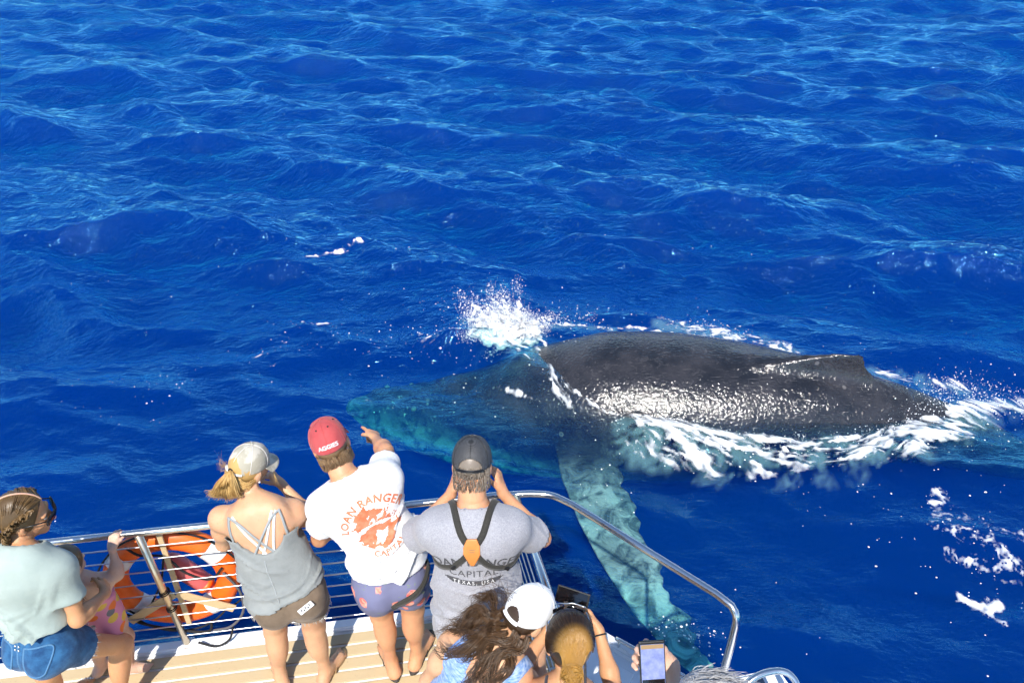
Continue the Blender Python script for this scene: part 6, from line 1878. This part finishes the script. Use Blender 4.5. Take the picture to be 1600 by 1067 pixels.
    for sx in (-1, 1):
        pr = [(cap(P.hp(.020 * sx, .070, .104), P.hp(.056 * sx, .058, .096), .020, .020, P.R @ V3(.2 * sx, .8, .55), .22), .01)]
        V, F = field(pr, .0045).surface(); link('lens', np_mesh('lens', relax(V, F, 1), F), M['glass'], g)
        tube('temple_arm', [P.hp(.078 * sx, .052, .094), P.hp(.088 * sx, .0, .060), P.hp(.089 * sx, -.04, .035)], .0028, M['wire'], g, 6)
    tube('bridge', catmull([P.hp(-.074, .058, .112), P.hp(-.03, .080, .118), P.hp(0, .082, .116), P.hp(.03, .080, .118), P.hp(.074, .058, .112)], 20), .0028, M['wire'], g, 6)
    w = P.J['wrR']; d = unit(w - P.J['elR']); a = unit(np.cross(d, UP)); bb = np.cross(d, a)
    tube('hair_band', [w - d * .02 + .027 * (math.cos(t) * a + math.sin(t) * bb) for t in np.linspace(0, 6.283, 20)], .0035, M['rope'], P.root, 6)
    C = V3(.268, 2.045, 1.255)
    ph = empty('phone', tuple(C), 'dark phone held sideways by the woman with the gold bun', 'phone')
    box_screen('phone', C, rot('Z', -22) @ rot('X', -38), (.150, .010, .074), M['black'], M['glass'], ph)
woman_bun()

# ================================================================== 8  silver-haired person filming, on the step nearest the camera
def silver():
    f0 = .50
    J = dict(head=(.505, 1.035, 2.115), neck=(.52, .965, 1.975), shL=(.375, .98, 1.87), shR=(.70, .98, 1.87), elL=(.50, 1.09, 1.72), wrL=(.476, 1.275, 1.962), elR=(.78, 1.06, 1.62), wrR=(.73, 1.24, 1.52),
             waist=(.54, .95, 1.60), pel=(.54, .94, 1.40), knL=(.46, .98, .96), anL=(.45, .93, f0 + .09), toeL=(.43, 1.09, f0), knR=(.62, .98, .96), anR=(.63, .93, f0 + .09), toeR=(.66, 1.09, f0), floor=f0)
    b = dict(MAN)
    P = Person(J, b, M['skin_d'], 'silver-haired person filming with an upright phone at the bottom edge', (head_basis(-14, 22, 0),), 1.0,
               hands=dict(L=dict(d=(-.80, .08, .52), palm=(-.05, -.85, .45), side=1, curl=(8, 46, 44), thumb=30, spread=6), R=dict(d=(-.2, .6, -.4), palm=(0, .3, .9), side=1)), group=GRP)
    tee(P, M['shirt_dark'], 'shirt', hem=-.02)
    shorts(P, M['shorts_khaki'], 'shorts', top=.06, length=.75)
    H = Hair(); V, F = scalp(P, .010, ((0, .06, .05), (0, .9, -.3)), -.08); H.solid(V, F, .3)
    r = np.random.default_rng(41); ps = []
    for k in range(1500):        # short, wind-tousled
        a = r.uniform(0, 6.283); t = math.acos(r.uniform(-.35, 1)); st = math.sin(t)
        n = V3(math.sin(a) * st, math.cos(a) * st, math.cos(t)); s0 = V3(0, -.016, .024) + n * V3(.083, .101, .106)
        if s0[1] > .068 and s0[2] < .06: continue
        flow = V3(.020, -.026, .004) * r.uniform(.4, 1.4) + n * r.uniform(.002, .012) + V3(.02, -.03, 0) * r.random() + r.normal(size=3) * .006
        s1 = s0 + flow * .6 + n * .006; s2 = s0 + flow * 1.25 + r.normal(size=3) * .006
        ps.append(catmull([P.hp(*s0), P.hp(*s1), P.hp(*s2)], 6))
    H.strands(np.array(ps), .0010, 42)
    H.build(M['hair_grey'], P.root)
    for s in 'LR': sandal(P, s, M['sandal_sole'], M['rubber'], z0=f0)
    C = V3(.407, 1.232, 2.045)
    ph = empty('phone', tuple(C), 'black phone held upright showing a live view of the sea', 'phone')
    R = rot('Z', 4) @ rot('X', -36)
    box_screen('phone', C, R, (.076, .010, .132), M['black'], M['screen'], ph)
    for z, hh, col in ((.050, .012, 'tan'), (-.050, .014, 'blk')):
        v = np.array([[-.033, -.0066, z - hh / 2], [.033, -.0066, z - hh / 2], [.033, -.0066, z + hh / 2], [-.033, -.0066, z + hh / 2]]) @ R.T + C
        link('screen_bar', np_mesh('screen_bar', v, np.array([[0, 1, 2, 3]])), M['sandal_tan'] if col == 'tan' else M['glass'], ph, smooth=False)
    prism('upper_step', [(.20, 1.28), (1.0, 1.28), (1.0, -1.5), (.20, -1.5)], .0, f0 - .003, M['gel'], boat, 0, .02)
silver()

# ================================================================== khaki day pack set down on the bow platform
def pack():
    C = V3(.455, 2.06, .0)
    e = empty('day_pack', tuple(C), 'khaki day pack standing on the white bow platform', 'bag')
    R = rot('Z', 18) @ rot('X', 8)
    p = lambda x, y, z: C + R @ V3(x, y, z)
    pr = [(ell(p(0, 0, .24), V3(.155, .10, .25), R), .05), (ell(p(0, .02, .36), V3(.14, .09, .14), R), .05), (ell(p(0, 0, .10), V3(.16, .11, .12), R), .05)]
    g = field(pr, .011, (), [(V3(0, 0, .003), V3(0, 0, -1))]); V, F = g.surface(); V = relax(V, F, 2) + vert_normals(V, F) * (.006 * wob(V, 22, 4))[:, None] * 0
    link('pack_body', np_mesh('pack_body', V, F), M['cap_khaki'], e)
    pr = [(ell(p(.0, -.095, .20), V3(.12, .055, .13), R), .04)]; V, F = field(pr, .009).surface(); link('front_pocket', np_mesh('front_pocket', V, F), M['shirt_dark'], e)
    for s in (-1, 1): tube('shoulder_strap', catmull([p(.06 * s, .09, .42), p(.09 * s, .14, .35), p(.10 * s, .15, .2), p(.10 * s, .10, .06)], 20), .016, M['shirt_khaki'], e, 8, .4)
    tube('grab_loop', catmull([p(-.03, .05, .485), p(0, .06, .52), p(.03, .05, .485)], 12), .006, M['web'], e, 6)
pack()
